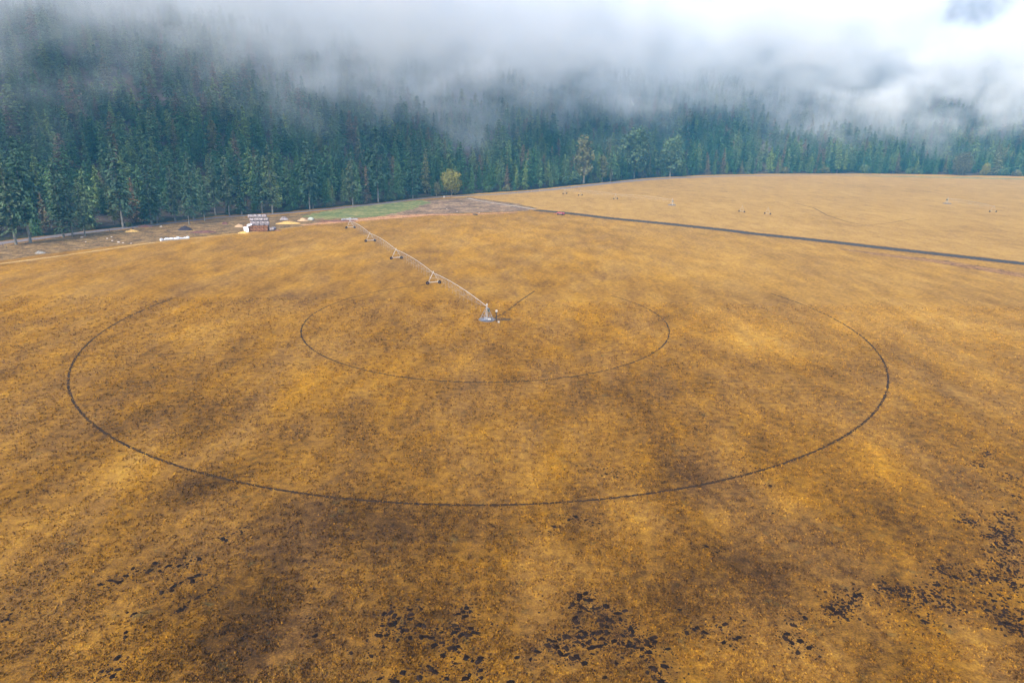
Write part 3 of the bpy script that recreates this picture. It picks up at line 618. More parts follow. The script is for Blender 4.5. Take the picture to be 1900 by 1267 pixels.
def drive_tower(parent, r):
    m = MB(); W = 2.05
    m.box((r, 0, .72), (.18, W * 2, .2))
    for s in (-1, 1):
        for dx in (-.35, .35): m.tube([(r, s * (W - .25), .72), (r + dx * .5, s * .22, TH)], .04, 5)
        m.tube([(r, s * 1.15, 2.05), (r, 0, 2.05)], .035, 4)
        m.box((r + .28, s * (W - .55), .74), (.35, .4, .3))
    m.tube([(r, -.25, TH - .05), (r, .25, TH - .05)], .06, 5)
    tw = m.build('drive_tower', M_galv, parent)
    for s in (-1, 1): wheel(tw, (r, s * W, .54), (1, 0, 0))
    b = MB(); b.box((r, 0, TH + .42), (.30, .26, .4), bev=.04); b.build('control_box', M_white, tw); return tw
def pivot_tower(parent, big=True):
    m = MB(); a = 1.35
    for sx in (-1, 1):
        for sy in (-1, 1): m.tube([(sx * a, sy * a, .25), (sx * .28, sy * .28, TH - .45)], .06, 6)
    for z, q in ((1.2, .72), (2.3, .42)):
        w_ = .28 + (a - .28) * (1 - (z - .25) / (TH - .7)); c = [(-w_, -w_, z), (w_, -w_, z), (w_, w_, z), (-w_, w_, z)]
        for i in range(4): m.tube([c[i], c[(i + 1) % 4]], .035, 4)
    m.box((0, 0, TH - .42), (.7, .7, .08))
    pt = m.build('pivot_tower', M_galv_d, parent)
    r = MB(); r.tube([(0, 0, .2), (0, 0, TH + .12), (.12, 0, TH + .22), (.5, 0, TH + .12), (1.2, 0, TH)], .13, 8); r.build('riser_pipe', M_galv, pt)
    b = MB(); b.box((.1, -.55, 2.75), (1.0, .34, .95), bev=.05); pb = b.build('control_panel', M_greenbox, pt)
    b = MB(); b.box((.02, -.735, 2.9), (.5, .02, .3)); b.build('panel_door', M_black, pb)
    b = MB(); b.box((0, 0, TH + .55), (.34, .34, .42), bev=.05); b.build('collector_cap', M_white, pt)
    return pt
def pad(x, y, rz, lab, r=2.3):
    m = MB(); n = 16; ring = [(math.cos(2 * math.pi * k / n) * r, math.sin(2 * math.pi * k / n) * r) for k in range(n)]
    m.add([(a, b, -.05) for a, b in ring] + [(a * .98, b * .98, .22) for a, b in ring], [(k, (k + 1) % n, n + (k + 1) % n, n + k) for k in range(n)] + [tuple(n + k for k in range(n))])
    return tag(m.build('concrete_pad', M_conc, loc=(x, y, 0)), lab, 'concrete pad')
def pivot_machine(x, y, ang, radii, lab, over=0, group=None):
    e = empty('irrigation_pivot', (x, y, .0), ang); tag(e, lab, 'irrigation machine', 'centre pivot irrigation machines')
    pivot_tower(e); p = .6
    for r in radii: span_part(e, p, r); drive_tower(e, r); p = r
    if over:
        m = MB(); m.tube([(p, 0, TH), (p + over * .5, 0, TH + .35), (p + over, 0, TH + .2)], .075, 6)
        m.tube([(p, 0, TH + 1.0), (p + over, 0, TH + .2)], .02, 4); m.tube([(p, 0, TH), (p, 0, TH + 1.0)], .04, 4); m.tube([(p + over, 0, TH + .2), (p + over, 0, TH + .55)], .09, 6); m.build('overhang', M_galv, e)
    return e
pivot_machine(PCX, PCY, ARM, [48, 96.6, 143, 189], 'long silver irrigation pivot standing across the middle of the near field on four wheeled towers', over=5.5)
pad(PCX, PCY, 0, 'round grey concrete pad under the near irrigation pivot')
M_white = simple('weathered_paint', (.42, .38, .34)); PIPE_R = .06; M_tyre = simple('dusty_tyre', (.13, .085, .05), rough=.9); M_galv = simple('dull_steel', (.42, .35, .27), rough=.6); M_galv_d = M_galv
x2, y2 = G(1247, 381); xe, ye = G(1040, 359.5); a2 = math.atan2(ye - y2, xe - x2); L2 = math.hypot(xe - x2, ye - y2)
pivot_machine(x2, y2, a2, [L2 * .47, L2 * .80, L2 * .955], 'small pale irrigation pivot in the far field, left of centre', over=4); pad(x2, y2, 0, 'grey pad under the small far pivot left of centre', 3)
x3, y3 = G(1757, 378); xe, ye = G(1842, 394); a3 = math.atan2(ye - y3, xe - x3); L3 = math.hypot(xe - x3, ye - y3)
pivot_machine(x3, y3, a3, [L3], 'small irrigation pivot at the right end of the far field'); pad(x3, y3, 0, 'grey pad under the far right pivot', 3)
# lone drive carts left in the far field
for (u, v, lab) in ((1376, 394, 'lone wheeled irrigation tower in the far field, left one of two'), (1424, 398, 'lone wheeled irrigation tower in the far field, right one of two')):
    x, y = G(u, v); e = empty('irrigation_cart', (x, y, 0), .6); tag(e, lab, 'irrigation cart'); drive_tower(e, 0)
M_white = MATS['white_paint']; M_tyre = MATS['tyre_rubber']
# things round the pivot base
def local(dx, dy): return (PCX + dx, PCY + dy)
px, py = local(2.55, -1.3); m = MB(); m.tube([(0, 0, -.1), (0, 0, 2.7)], .11, 7); e = m.build('stand_pipe', M_black, loc=(px, py, 0)); MB().box((.05, 0, 2.85), (.55, .35, .5), bev=.06).build('meter_box', M_white, e)
tag(e, 'black standpipe with a white meter box beside the pivot base', 'standpipe')
px, py = local(3.2, -2.6); tag(MB().box((0, 0, .2), (.5, .5, .45), bev=.1).build('marker_block', M_white, loc=(px, py, 0)), 'small white marker block in front of the pivot base', 'marker block')
px, py = local(-.2, -2.1); e = empty('pump_valve', (px, py, .2)); tag(e, 'blue and white valve set on the pad of the near pivot', 'valve')
MB().tube([(-1.0, 0, .35), (1.1, 0, .35)], .2, 8).build('valve_body', M_blue, e); MB().tube([(0, 0, .35), (0, 0, .95)], .06, 6).build('valve_stem', M_white, e); MB().tube([(-.25, 0, .95), (.25, 0, .95)], .05, 6).build('hand_wheel', M_white, e)
m = MB(); m.box((.9, .1, .55), (.8, .5, .45), bev=.05); m.build('valve_cover', M_white, e)
tag(poly_sheet('bare_soil', [local(3 + 2.2 * math.cos(t) + 1.5, .8 + 1.5 * math.sin(t)) for t in np.linspace(0, 6.28, 16)[:-1]], .026, patchy('grey_soil', [(.3, (.045, .03, .015)), (.6, (.12, .07, .035))], scale=.6), 'bare soil beside the pivot base', jit=.4, step=1))

# ------------------------------------------------------------------ farm yard: bales, heaps, implement
M_bgrey = simple('weathered_hay', (.34, .30, .30), var=.45, scale=1.2, bump=.6, col2=(.13, .105, .11)); M_bbrown = simple('brown_hay', (.27, .135, .07), var=.45, scale=1.5, bump=.6, col2=(.10, .045, .025))
M_straw = simple('golden_straw', (.62, .38, .12), var=.35, scale=2, bump=.6); M_brush = simple('dark_brushwood', (.05, .04, .05), var=.5, scale=3, bump=.6); M_plank = simple('tan_boards', (.50, .34, .20), var=.3, scale=3)
M_plastic = simple('white_plastic', (.70, .72, .76), rough=.45, var=.35, scale=.8); M_rustheap = simple('red_brown_earth', (.16, .075, .06), var=.4, scale=1.2, bump=.5)
M_plastic2 = simple('dirty_plastic', (.36, .36, .38), rough=.6, var=.5, scale=.6)
def round_bale(R=.85, L=1.55, seed=0, n=20):
    r = random.Random(seed); m = MB(); pr = [(-L / 2, 0), (-L / 2, R * .6), (-L / 2 + .02, R * .88), (-L / 2 + .16, R), (-L / 6, R * 1.02), (L / 6, R * 1.01), (L / 2 - .16, R), (L / 2 - .02, R * .88), (L / 2, R * .6), (L / 2, 0)]
    vs = []; fs = []; q = len(pr)
    for k in range(n):
        t = 2 * math.pi * k / n; sag = 1 - .07 * max(0, -math.sin(t)) ** 2
        for (x, rr) in pr: j = 1 + r.uniform(-.03, .03); vs.append((x, math.cos(t) * rr * j, math.sin(t) * rr * j * sag))
    for k in range(n):
        for j in range(q - 1): fs.append((k * q + j, ((k + 1) % n) * q + j, ((k + 1) % n) * q + j + 1, k * q + j + 1))
    return m.add(vs, fs)
def square_bale(w_, d, h, seed=0):
    r = random.Random(seed); m = MB(); nx_, ny_, nz_ = 5, 4, 4; V = []; F = []
    def face(o, a, b, na, nb):
        base = len(V)
        for i in range(na + 1):
            for j in range(nb + 1):
                p = Vector(o) + Vector(a) * i / na + Vector(b) * j / nb
                q = Vector((p.x / (w_ / 2), p.y / (d / 2), p.z / (h / 2))); s = 1 - .035 * (abs(q.x) ** 8 + abs(q.y) ** 8 + abs(q.z) ** 8 - 1); hsh = math.sin(p.x * 12.9 + p.y * 78.2 + p.z * 37.7 + seed) * 43758.5; hsh -= math.floor(hsh)
                V.append(p * s * (1 + (hsh - .5) * .05))
        for i in range(na):
            for j in range(nb): k = base + i * (nb + 1) + j; F.append((k, k + nb + 1, k + nb + 2, k + 1))
    x, y, z = w_ / 2, d / 2, h / 2
    face((-x, -y, -z), (w_, 0, 0), (0, 0, h), nx_, nz_); face((x, y, -z), (-w_, 0, 0), (0, 0, h), nx_, nz_); face((-x, y, -z), (0, -d, 0), (0, 0, h), ny_, nz_); face((x, -y, -z), (0, d, 0), (0, 0, h), ny_, nz_); face((-x, -y, z), (w_, 0, 0), (0, d, 0), nx_, ny_); face((-x, y, -z), (w_, 0, 0), (0, -d, 0), nx_, ny_)
    return m.add(V, F)
bx, by = G(480, 430); BR = math.radians(9)
def stack_pos(lx, ly, z): return (bx + lx * math.cos(BR) - ly * math.sin(BR), by + lx * math.sin(BR) + ly * math.cos(BR), z)
sq = [square_bale(1.75, 2.0, 1.5, s).mesh('hay_bale') for s in range(3)]
for q in sq: q.materials.append(M_bbrown)
sqg = [square_bale(2.1, 2.0, 1.75, s).mesh('hay_bale') for s in range(3)]
for q in sqg: q.materials.append(M_bgrey)
rb = [round_bale(.88, 2.15, s).mesh('hay_bale', True) for s in range(3)]
for q in rb: q.materials.append(M_bgrey)
PLACE = ['leftmost', 'second from left', 'middle', 'second from right', 'rightmost']; PL4 = ['leftmost', 'second from left', 'third from left', 'rightmost']
for ly, row in ((1.0, 'front'), (3.2, 'rear')):
    for tr_ in range(2):
        for i in range(5):
            o = link('hay_bale', sq[(i + tr_) % 3], None, stack_pos(-3.7 + i * 1.82 + random.uniform(-.05, .05), ly + random.uniform(-.1, .1) + .15 * tr_, .72 + tr_ * 1.47)); o.rotation_euler = (0, 0, BR + random.uniform(-.05, .05))
            tag(o, 'brown square hay bale, %s in the %s %s row of the stack' % (PLACE[i], 'bottom' if tr_ == 0 else 'second', row), 'hay bale', 'hay bales of the big stack')
for i in range(4):
    o = link('hay_bale', sqg[i % 3], None, stack_pos(-2.9 + i * 2.2, 2.9, 3.78)); o.rotation_euler = (0, 0, BR + random.uniform(-.08, .08)); tag(o, 'grey weathered bale, %s in the third tier of the stack' % PL4[i], 'hay bale', 'hay bales of the big stack')
for tr_, (z, ly, x0) in enumerate(((5.45, 3.0, -3.2), (7.05, 3.2, -3.9))):
    for i in range(4):
        o = link('hay_bale', rb[(i + tr_) % 3], None, stack_pos(x0 + i * 2.2, ly + random.uniform(-.1, .1), z + random.uniform(-.03, .05))); o.rotation_euler = (random.random() * 3, 0, BR + random.uniform(-.06, .06))
        tag(o, 'grey round hay bale, %s in the %s of the stack' % (PL4[i], 'fourth tier' if tr_ == 0 else 'top row'), 'hay bale', 'hay bales of the big stack')
for (lx, ly, z, rz, lab) in ((5.9, 1.6, .85, .4, 'greenish grey round bale lying just right of the stack'), (6.3, 4.2, .85, 1.2, 'round bale lying behind the right end of the stack'), (-6.3, 2.5, .85, 2.0, 'brown round bale lying left of the stack'), (-5.4, 4.0, .85, .2, 'pale round bale behind the left end of the stack')):
    o = link('hay_bale', rb[1], None, stack_pos(lx, ly, z)); o.rotation_euler = (0, 0, rz); tag(o, lab, 'hay bale')
def heap(name, u, v, wpx, h, mat, lab, cat, asp=.6, sticks=0, smat=None, seed=1, rz=.15):
    r = np.random.default_rng(seed + int(u)); W = wpx * mpp(u, v) / 2; n = 22; m = MB(); V = []; F = []
    for i in range(n + 1):
        for j in range(n + 1):
            a, b = i / n * 2 - 1, j / n * 2 - 1; d = math.sqrt(a * a + b * b); k = max(0, 1 - d ** 1.8)
            z = h * k * (.55 + .9 * float(vnoise(np.array(a * 3.2 + u), np.array(b * 3.2 + v), 5))) + (r.random() - .5) * .12 * (k > 0) * h
            V.append((a * W + (r.random() - .5) * W * .05, b * W * asp, max(z, 0) - .04))
    for i in range(n):
        for j in range(n): k = i * (n + 1) + j; F.append((k, k + n + 1, k + n + 2, k + 1))
    m.add(V, F); x, y = G(u, v); o = m.build(name, mat, loc=(x, y, 0)); o.rotation_euler = (0, 0, rz); tag(o, lab, cat)
    if sticks:
        s = MB()
        for k in range(sticks):
            a = r.random() * 6.28; q = r.random() ** .6 * .8; p = Vector((math.cos(a) * W * q, math.sin(a) * W * asp * q, h * (1 - q) * .7)); d = Vector(r.normal(0, 1, 3)); d.z = abs(d.z) * .4; d.normalize(); L = r.uniform(.6, 1.6)
            s.tube([p, p + d * L], [.07, .03], 4)
        s.build('branches' if smat is None else 'boards', smat or mat, o)
    return o
heap('brush_pile', 344, 427, 24, 1.6, M_brush, 'dark heap of cut brushwood near the road', 'brush pile', sticks=40)
heap('dirt_heap', 417, 416, 11, 1.3, M_rustheap, 'small red brown dirt heap left of the hay bale stack', 'dirt heap', sticks=10)
heap('dirt_heap', 270, 421, 26, .8, M_rustheap, 'low red brown earth bank beside the road left of the pines', 'dirt heap', asp=.5)
heap('dirt_heap', 377, 431, 46, .7, M_rustheap, 'long low dark red earth heap right of the brush pile', 'dirt heap', asp=.5)
heap('straw_heap', 535, 415, 44, 1.0, M_straw, 'bright golden straw heap right of the hay bale stack', 'straw heap', asp=.4)
heap('straw_heap', 245, 430, 22, .9, M_straw, 'pale yellow grass hummock beside the left road', 'straw heap', asp=.6)
heap('straw_heap', 452, 433, 20, .8, M_straw, 'low straw spill at the front left corner of the hay bale stack', 'straw heap', asp=.5)
heap('straw_heap', 508, 428, 28, .7, M_bbrown, 'brown straw spill at the right foot of the hay bale stack', 'straw heap', asp=.5)
heap('board_pile', 444, 421, 16, 1.3, M_plank, 'jumbled pile of tan boards left of the hay bale stack', 'board pile', sticks=26, smat=M_plank)
heap('board_pile', 562, 410, 20, 1.2, M_plank, 'pile of pale boards between the straw heap and the grey slab', 'board pile', sticks=22, smat=M_plank)
heap('junk_pile', 527, 408, 15, 1.6, M_bgrey, 'grey rotten bale remains on the golden straw heap', 'bale remains', asp=.5)
heap('earth_bank', 625, 411, 80, .7, M_rustheap, 'low purple brown bank along the field edge behind the pivot end', 'earth bank', asp=.12)
heap('stone_pile', 75, 470, 16, .9, simple('grey_stones', (.27, .25, .22), var=.4, scale=2), 'grey stone pile with a dark hollow in the left verge', 'stone pile', sticks=8)
heap('dark_heap', 247, 428, 6, 1.0, M_brush, 'small black heap beside the road', 'heap')
def rock(u, v, s, mat, lab, seed=0, flat=.6, nm='stone', cat='stone'):
    r = random.Random(seed + int(u * 7 + v)); m = MB(); vs = []; fs = []; n = 7; rings = [(.0, .7), (.25, 1), (.7, .8), (1, .35)]
    for z, rr in rings:
        for k in range(n): t = 6.283 * k / n; j = r.uniform(.75, 1.15); vs.append((math.cos(t) * rr * s * j, math.sin(t) * rr * s * j * .8, z * s * flat - .03))
    for i in range(3):
        for k in range(n): fs.append((i * n + k, i * n + (k + 1) % n, (i + 1) * n + (k + 1) % n, (i + 1) * n + k))
    fs.append(tuple(3 * n + k for k in range(n))); x, y = G(u, v); return tag(m.add(vs, fs).build(nm, mat, loc=(x, y, 0)), lab, cat)
M_stone = simple('pale_stone', (.55, .47, .40), var=.3, scale=4)
for (u, v, s, lab) in ((152, 441, .75, 'pale boulder at the foot of the low spreading pine'), (159, 449, .4, 'small pale stone below the low spreading pine'), (199, 443, .55, 'pale stone, leftmost of the scatter in the left verge'), (207, 440, .5, 'pale stone, rearmost of the scatter in the left verge'), (208, 447, .5, 'pale stone in the middle of the scatter in the left verge'),
                      (220, 450, .7, 'long pale stone at the front of the scatter in the left verge'), (228, 451, .5, 'pale stone right of the long one in the left verge'), (243, 452, .4, 'last pale stone on the right of the left verge scatter'), (299, 421, .8, 'pale flat boulder at the pair of pines'), (889, 395.5, .5, 'small white stone on the near edge of the gravel yard'), (857, 378, .45, 'small pinkish stone on the gravel yard'), (829, 388, .45, 'small pale stone lying in the gravel yard'), (848, 393, .5, 'pale stone near the field side of the gravel yard')):
    rock(u, v, s, M_stone, lab)
# white sheeting draped over the stack corner
def tarp(name, quad, lab, n=16, amp=.16):
    q = [Vector(p) for p in quad]; V = []; F = []; r = np.random.default_rng(4)
    for i in range(n + 1):
        for j in range(n + 1):
            a, b = i / n, j / n; p = (q[0] * (1 - a) + q[1] * a) * (1 - b) + (q[3] * (1 - a) + q[2] * a) * b
            k = float(vnoise(np.array(a * 6.), np.array(b * 6.), 9)) - .5; p = p + Vector((k * amp * 2, -abs(k) * amp * 3 - .1, k * amp * 2 + math.sin(math.pi * b) * .35)); V.append(p)
    for i in range(n):
        for j in range(n): k = i * (n + 1) + j; F.append((k, k + n + 1, k + n + 2, k + 1))
    return tag(MB().add(V, F).build(name, M_plastic, smooth=True), lab, 'tarpaulin')
tarp('tarpaulin', [stack_pos(-6.4, -1.4, .1), stack_pos(-4.3, -1.6, .1), stack_pos(-4.5, -.3, 2.6), stack_pos(-6.9, -.2, 2.4)], 'white plastic sheet hanging at the front left corner of the hay bale stack')
tarp('tarpaulin', [stack_pos(-5.4, -.1, 2.7), stack_pos(-3.0, -.2, 3.15), stack_pos(-2.6, 1.8, 3.5), stack_pos(-4.8, 1.8, 3.5)], 'white plastic sheet lying on top of the left brown bales')
o = link('hay_bale', sq[0], None, stack_pos(-5.6, .9, .72)); tag(o, 'brown bale under the white sheet at the front left corner', 'hay bale'); o = link('hay_bale', sq[1], None, stack_pos(-5.6, .9, 2.2)); tag(o, 'upper brown bale behind the hanging white sheet', 'hay bale')
# slate cover between the brown and grey tiers
m = MB(); m.box((0, 0, 0), (7.6, 1.3, .12), bev=.04); o = m.build('cover_sheet', simple('slate_cover', (.13, .13, .17), var=.4, scale=1), loc=stack_pos(.9, .6, 3.02)); o.rotation_euler = (-.25, 0, BR); tag(o, 'slate grey cover sheet along the front of the brown bales', 'cover sheet')
def plastic_roll(name, p0, p1, R, lab, dark=True, seed=2, cat='plastic roll'):
    r = random.Random(seed); a = Vector((*G(*p0), 0)); b = Vector((*G(*p1), 0)); n = 26; pts = []; rs = []
    for i in range(n + 1):
        q = i / n; p = a.lerp(b, q) + Vector((0, .6 * math.sin(q * 5), 0)); rr = R * (.65 + .5 * r.random()); pts.append(p + Vector((0, 0, rr * .75))); rs.append(rr)
    o = MB().tube(pts, rs, 9).build(name, M_plastic, smooth=False); tag(o, lab, cat)
    if dark: MB().tube([p + Vector((.1, R * 1.6, -.1)) for p in pts[2:-1]], [x * .7 for x in rs[2:-1]], 7).build('dark_lining', M_black, o)
    return o
plastic_roll('plastic_roll', (298, 447.5), (352, 442.5), .62, 'long crumpled white plastic roll lying along the field edge')
plastic_roll('plastic_roll', (634, 409), (664, 407.5), .5, 'short heap of pale pipes by the end of the near irrigation pivot', seed=5, cat='pipe heap').data.materials[0] = M_plastic2
rock(577, 409, 1.9, simple('grey_slab', (.42, .43, .36), var=.3), 'large grey cream leaning slab right of the board pile', 3, .9, 'slab', 'slab')
rock(649, 407, 1.1, M_plastic2, 'pale crate lump on the pipe heap', 5, .8, 'crate', 'crate')
# log, sign block, posts
x, y = G(882, 399); m = MB(); m.tube([(-1.5, .5, .3), (0, 0, .35), (1.4, -.7, .3)], [.3, .32, .28], 9); tag(m.build('log', simple('dark_log', (.07, .07, .08), var=.4), loc=(x, y, 0)), 'dark log lying at the field edge by the gravel yard', 'log')
x, y = G(824, 368); e = empty('sign', (x, y, 0)); tag(e, 'small white sign board beside the road below the yellow tree', 'sign'); MB().tube([(0, 0, -.1), (0, 0, 1.0)], .06, 6).build('post', M_bark, e); MB().box((0, -.08, 1.1), (.9, .06, 1.1), bev=.02).build('sign_board', M_white, e)
for k, (u, v, lab) in enumerate(((6, 459, 'grey wooden post by the road, leftmost'), (12, 461, 'grey wooden post by the road, second from left'), (203, 430, 'thin dark post beside the road left of the tall pine'), (836, 367.5, 'dark short post right of the white sign'))):
    x, y = G(u, v); tag(MB().tube([(0, 0, -.1), (.03, 0, 1.5)], [.12, .09], 6).build('post', M_bark, loc=(x, y, 0)), lab, 'post')
for k, (u, v) in enumerate(((986, 357), (1001, 355.5), (1038, 350.5), (1060, 350), (1074, 349), (960, 360.5))):
    x, y = G(u, v); tag(MB().tube([(0, 0, -.1), (0, 0, 1.6)], .13, 6).build('fence_post', M_plank, loc=(x, y, 0)), 'pale post beside the road bend, %s from left' % ORD[sorted([986, 1001, 1038, 1060, 1074, 960]).index(u)], 'post', 'posts beside the road bend')
# red implement on the dark road
x, y = G(1040, 399); e = empty('farm_implement', (x, y, 0), math.radians(-28)); tag(e, 'red farm mower parked on the dark farm road', 'farm implement')
m = MB(); m.box((0, 0, .95), (5.2, 1.9, .32), bev=.08); m.box((-.6, 0, 1.3), (2.6, 1.7, .5), bev=.15); m.box((1.9, .1, 1.2), (.9, 1.5, .5), bev=.12); m.build('deck', M_red, e)
m = MB(); m.box((.3, .9, 1.75), (4.2, .3, .18), bev=.03); m.tube([(-1.6, .9, 1.1), (-1.6, .9, 1.75)], .07); m.tube([(2.1, .9, 1.1), (2.1, .9, 1.75)], .07); m.build('frame', M_black, e)
m = MB(); m.tube([(-2.5, 0, .8), (-4.4, .25, .55)], .12); m.tube([(-2.5, .7, .8), (-4.4, .25, .55)], .09); m.build('drawbar', M_red, e)
m = MB(); m.box((-.3, -.97, .98), (3.6, .04, .12)); m.build('stripe', M_white, e)
for (a, b) in ((1.6, -1.05), (1.6, 1.05), (-1.3, -1.05), (-1.3, 1.05)): wheel(e, (a, b, .5), (0, 1, 0), .5, .3)
m = MB(); m.box((.4, -.2, .42), (3.8, 1.4, .4), bev=.1); m.build('cutter_bar', M_black, e)

# ------------------------------------------------------------------ dark gopher mounds in the near field
def crop(ox, oy, s, L): return [(ox + a * s, oy + b * s) for a, b in L]
MA = crop(700, 1080, .1579, [(1050, 300), (1090, 340), (1015, 345), (950, 370), (1030, 400), (910, 500), (945, 545), (705, 545), (755, 585), (900, 590), (985, 620), (1065, 620), (1150, 590), (900, 665), (755, 710), (665, 740), (865, 770), (910, 775), (945, 750), (770, 860), (1045, 880), (1120, 920), (1180, 930), (1215, 885), (915, 950), (600, 985), (640, 1020), (680, 1050), (1215, 1030), (1225, 1120), (1080, 1090), (1030, 1130), (815, 1130), (1640, 880), (1800, 905), (1880, 810), (490, 500), (545, 505), (520, 640), (565, 635), (630, 650), (385, 650), (240, 680), (330, 560), (300, 570), (400, 380), (380, 320), (385, 430), (250, 420), (200, 390), (200, 290), (80, 370), (160, 350), (60, 510), (150, 490), (190, 490), (20, 625), (110, 620), (520, 310), (480, 200), (300, 1060), (500, 1120), (200, 1160), (30, 1130), (75, 760), (1560, 1170), (1095, 540), (270, 540)])
MBs = crop(1000, 1080, .1579, [(545, 130), (480, 160), (465, 205), (540, 205), (595, 210), (395, 260), (355, 295), (500, 290), (525, 300), (480, 345), (575, 335), (640, 305), (695, 300), (765, 275), (795, 280), (740, 385), (800, 430), (860, 460), (840, 440), (955, 435), (930, 365), (1015, 330), (420, 420), (435, 465), (455, 530), (490, 575), (725, 450), (740, 500), (800, 520), (790, 580), (820, 590), (740, 580), (690, 595), (640, 595), (560, 620), (540, 600), (590, 690), (570, 710), (460, 700), (470, 645), (410, 740), (350, 640), (300, 635), (235, 670), (120, 670), (170, 690), (205, 760), (105, 745), (315, 850), (250, 835), (390, 890), (445, 875), (535, 950), (630, 765), (625, 840), (715, 750), (780, 720), (320, 770), (520, 730), (740, 660), (990, 625), (1085, 530), (1070, 550), (1095, 620), (1100, 580), (1150, 670), (1175, 690), (1065, 695), (985, 710), (935, 715), (885, 690), (1050, 745), (1110, 750), (1160, 770), (1210, 780), (1345, 650), (1355, 700), (1325, 670), (1270, 700), (1290, 820), (1310, 750), (980, 880), (1210, 870), (910, 950), (1510, 780), (1735, 590), (1820, 555), (1855, 530), (1325, 995), (1355, 1020), (1420, 1070), (1275, 1055), (1475, 985), (775, 1115), (1400, 1150), (1440, 1170), (1690, 1180), (1655, 320)])
MC = crop(1150, 860, .3158, [(500, 990), (620, 940), (590, 960), (700, 1020), (680, 1030), (730, 920), (650, 1070), (610, 1050), (1025, 950), (1015, 915), (1060, 880), (1090, 905), (985, 1000), (975, 1025), (1010, 1050), (1060, 1040), (1110, 1080), (1045, 1110), (1245, 855), (1270, 880), (1310, 855), (1385, 775), (1410, 770), (1365, 790), (1310, 820), (1350, 820), (885, 130), (900, 290), (510, 485), (570, 520)])
MD = crop(550, 860, .3158, [(1640, 310), (1600, 330), (1700, 330), (1740, 345), (1780, 350), (1515, 370), (1490, 400), (80, 905), (110, 1010), (320, 1110), (440, 1130), (1885, 80), (1820, 60)])
ME = crop(0, 860, .3158, [(1310, 440), (1330, 450), (1370, 410), (1420, 400), (1440, 375), (1120, 570), (1080, 555), (1100, 590), (1170, 560), (990, 600), (1050, 600), (910, 585), (940, 630), (880, 630), (805, 630), (780, 615), (740, 660), (670, 690), (650, 685), (700, 695), (590, 710), (1210, 650), (1160, 655), (1120, 670), (1130, 690), (1060, 700), (1020, 720), (1010, 745), (950, 755), (1270, 725), (1230, 740), (1160, 785), (1110, 810), (1060, 860), (1085, 840), (790, 880), (740, 990), (735, 1020), (690, 1140), (690, 1210), (640, 1220), (600, 1220), (660, 1250), (40, 915), (60, 885), (10, 925), (1790, 570)])
MR = crop(1500, 700, .4474, [(120, 975), (105, 960), (140, 950), (200, 905), (320, 875), (340, 880), (385, 900), (415, 905), (475, 900), (490, 930), (540, 910), (530, 860), (600, 945), (545, 800), (610, 828), (670, 805), (700, 820), (760, 830), (800, 780), (850, 770), (830, 800), (810, 750), (820, 840), (850, 850), (820, 690), (840, 650), (800, 600), (820, 570), (750, 660), (840, 420), (850, 490), (720, 370), (745, 320), (650, 590), (670, 600), (770, 925), (830, 915), (745, 965), (825, 1020), (850, 1030), (880, 1050), (880, 1000), (480, 1010), (800, 640), (810, 710), (815, 660)])
M_soil = simple('dark_wet_soil', (.014, .007, .004), rough=.9, var=.5, scale=6, bump=.5); M_soil2 = simple('dry_grey_soil', (.026, .014, .008), rough=.95, var=.5, scale=6, bump=.5)
def mound_mesh(seed):
    r = random.Random(seed); n = 12; rings = [0, .35, .7, 1.0]; V = [(0, 0, .30)]; F = []
    off = [r.uniform(.72, 1.25) for _ in range(n)]
    for ri, q in enumerate(rings[1:]):
        for k in range(n):
            t = 6.283 * k / n; R = q * off[k] * (1 + r.uniform(-.1, .1)); z = [.25, .13, -.02][ri] * r.uniform(.6, 1.3)
            V.append((math.cos(t) * R, math.sin(t) * R * .8, z))
    for k in range(n): F.append((0, 1 + k, 1 + (k + 1) % n))
    for ri in range(2):
        for k in range(n): F.append((1 + ri * n + k, 1 + (ri + 1) * n + k, 1 + (ri + 1) * n + (k + 1) % n, 1 + ri * n + (k + 1) % n))
    m = MB().add(V, F)
    for k in range(9):                                      # clods thrown out round it
        t = r.random() * 6.283; R = r.uniform(1.0, 1.7); s = r.uniform(.08, .2); m.box((math.cos(t) * R, math.sin(t) * R, s * .3), (s, s * .8, s * .7), rz=r.random() * 3, bev=s * .2)
    return m.mesh('dirt_mound')
MM = []
for k in range(8):
    me = mound_mesh(k); me.materials.append(M_soil if k % 4 else M_soil2); MM.append(me)
def mound(u, v, where, s=None):
    x, y = G(u, v); o = link('dirt_mound', MM[random.randrange(8)], None, (x, y, 0)); s = s or random.uniform(.2, .42); o.scale = (s * random.uniform(.9, 1.4), s, s * 1.15); o.rotation_euler = (0, 0, random.random() * 6.28)
    tag(o, 'small dark dirt mound ' + where, 'dirt mound', 'dark dirt mounds thrown up in the near field')
for pts, where in ((MA, 'in the scatter at the bottom, left of centre'), (MBs, 'in the dense scatter at the bottom, right of centre'), (MC, 'in the bottom right scatter between two grass rises'), (MD, 'on its own near the outer wheel rut'), (ME, 'in the slanting lines at the lower left'), (MR, 'in the chain along the right side of the near field')):
    pts = [p for p in pts if p[1] < 1266]
    for i, (u, v) in enumerate(pts): mound(u, v, where)
make_grass()
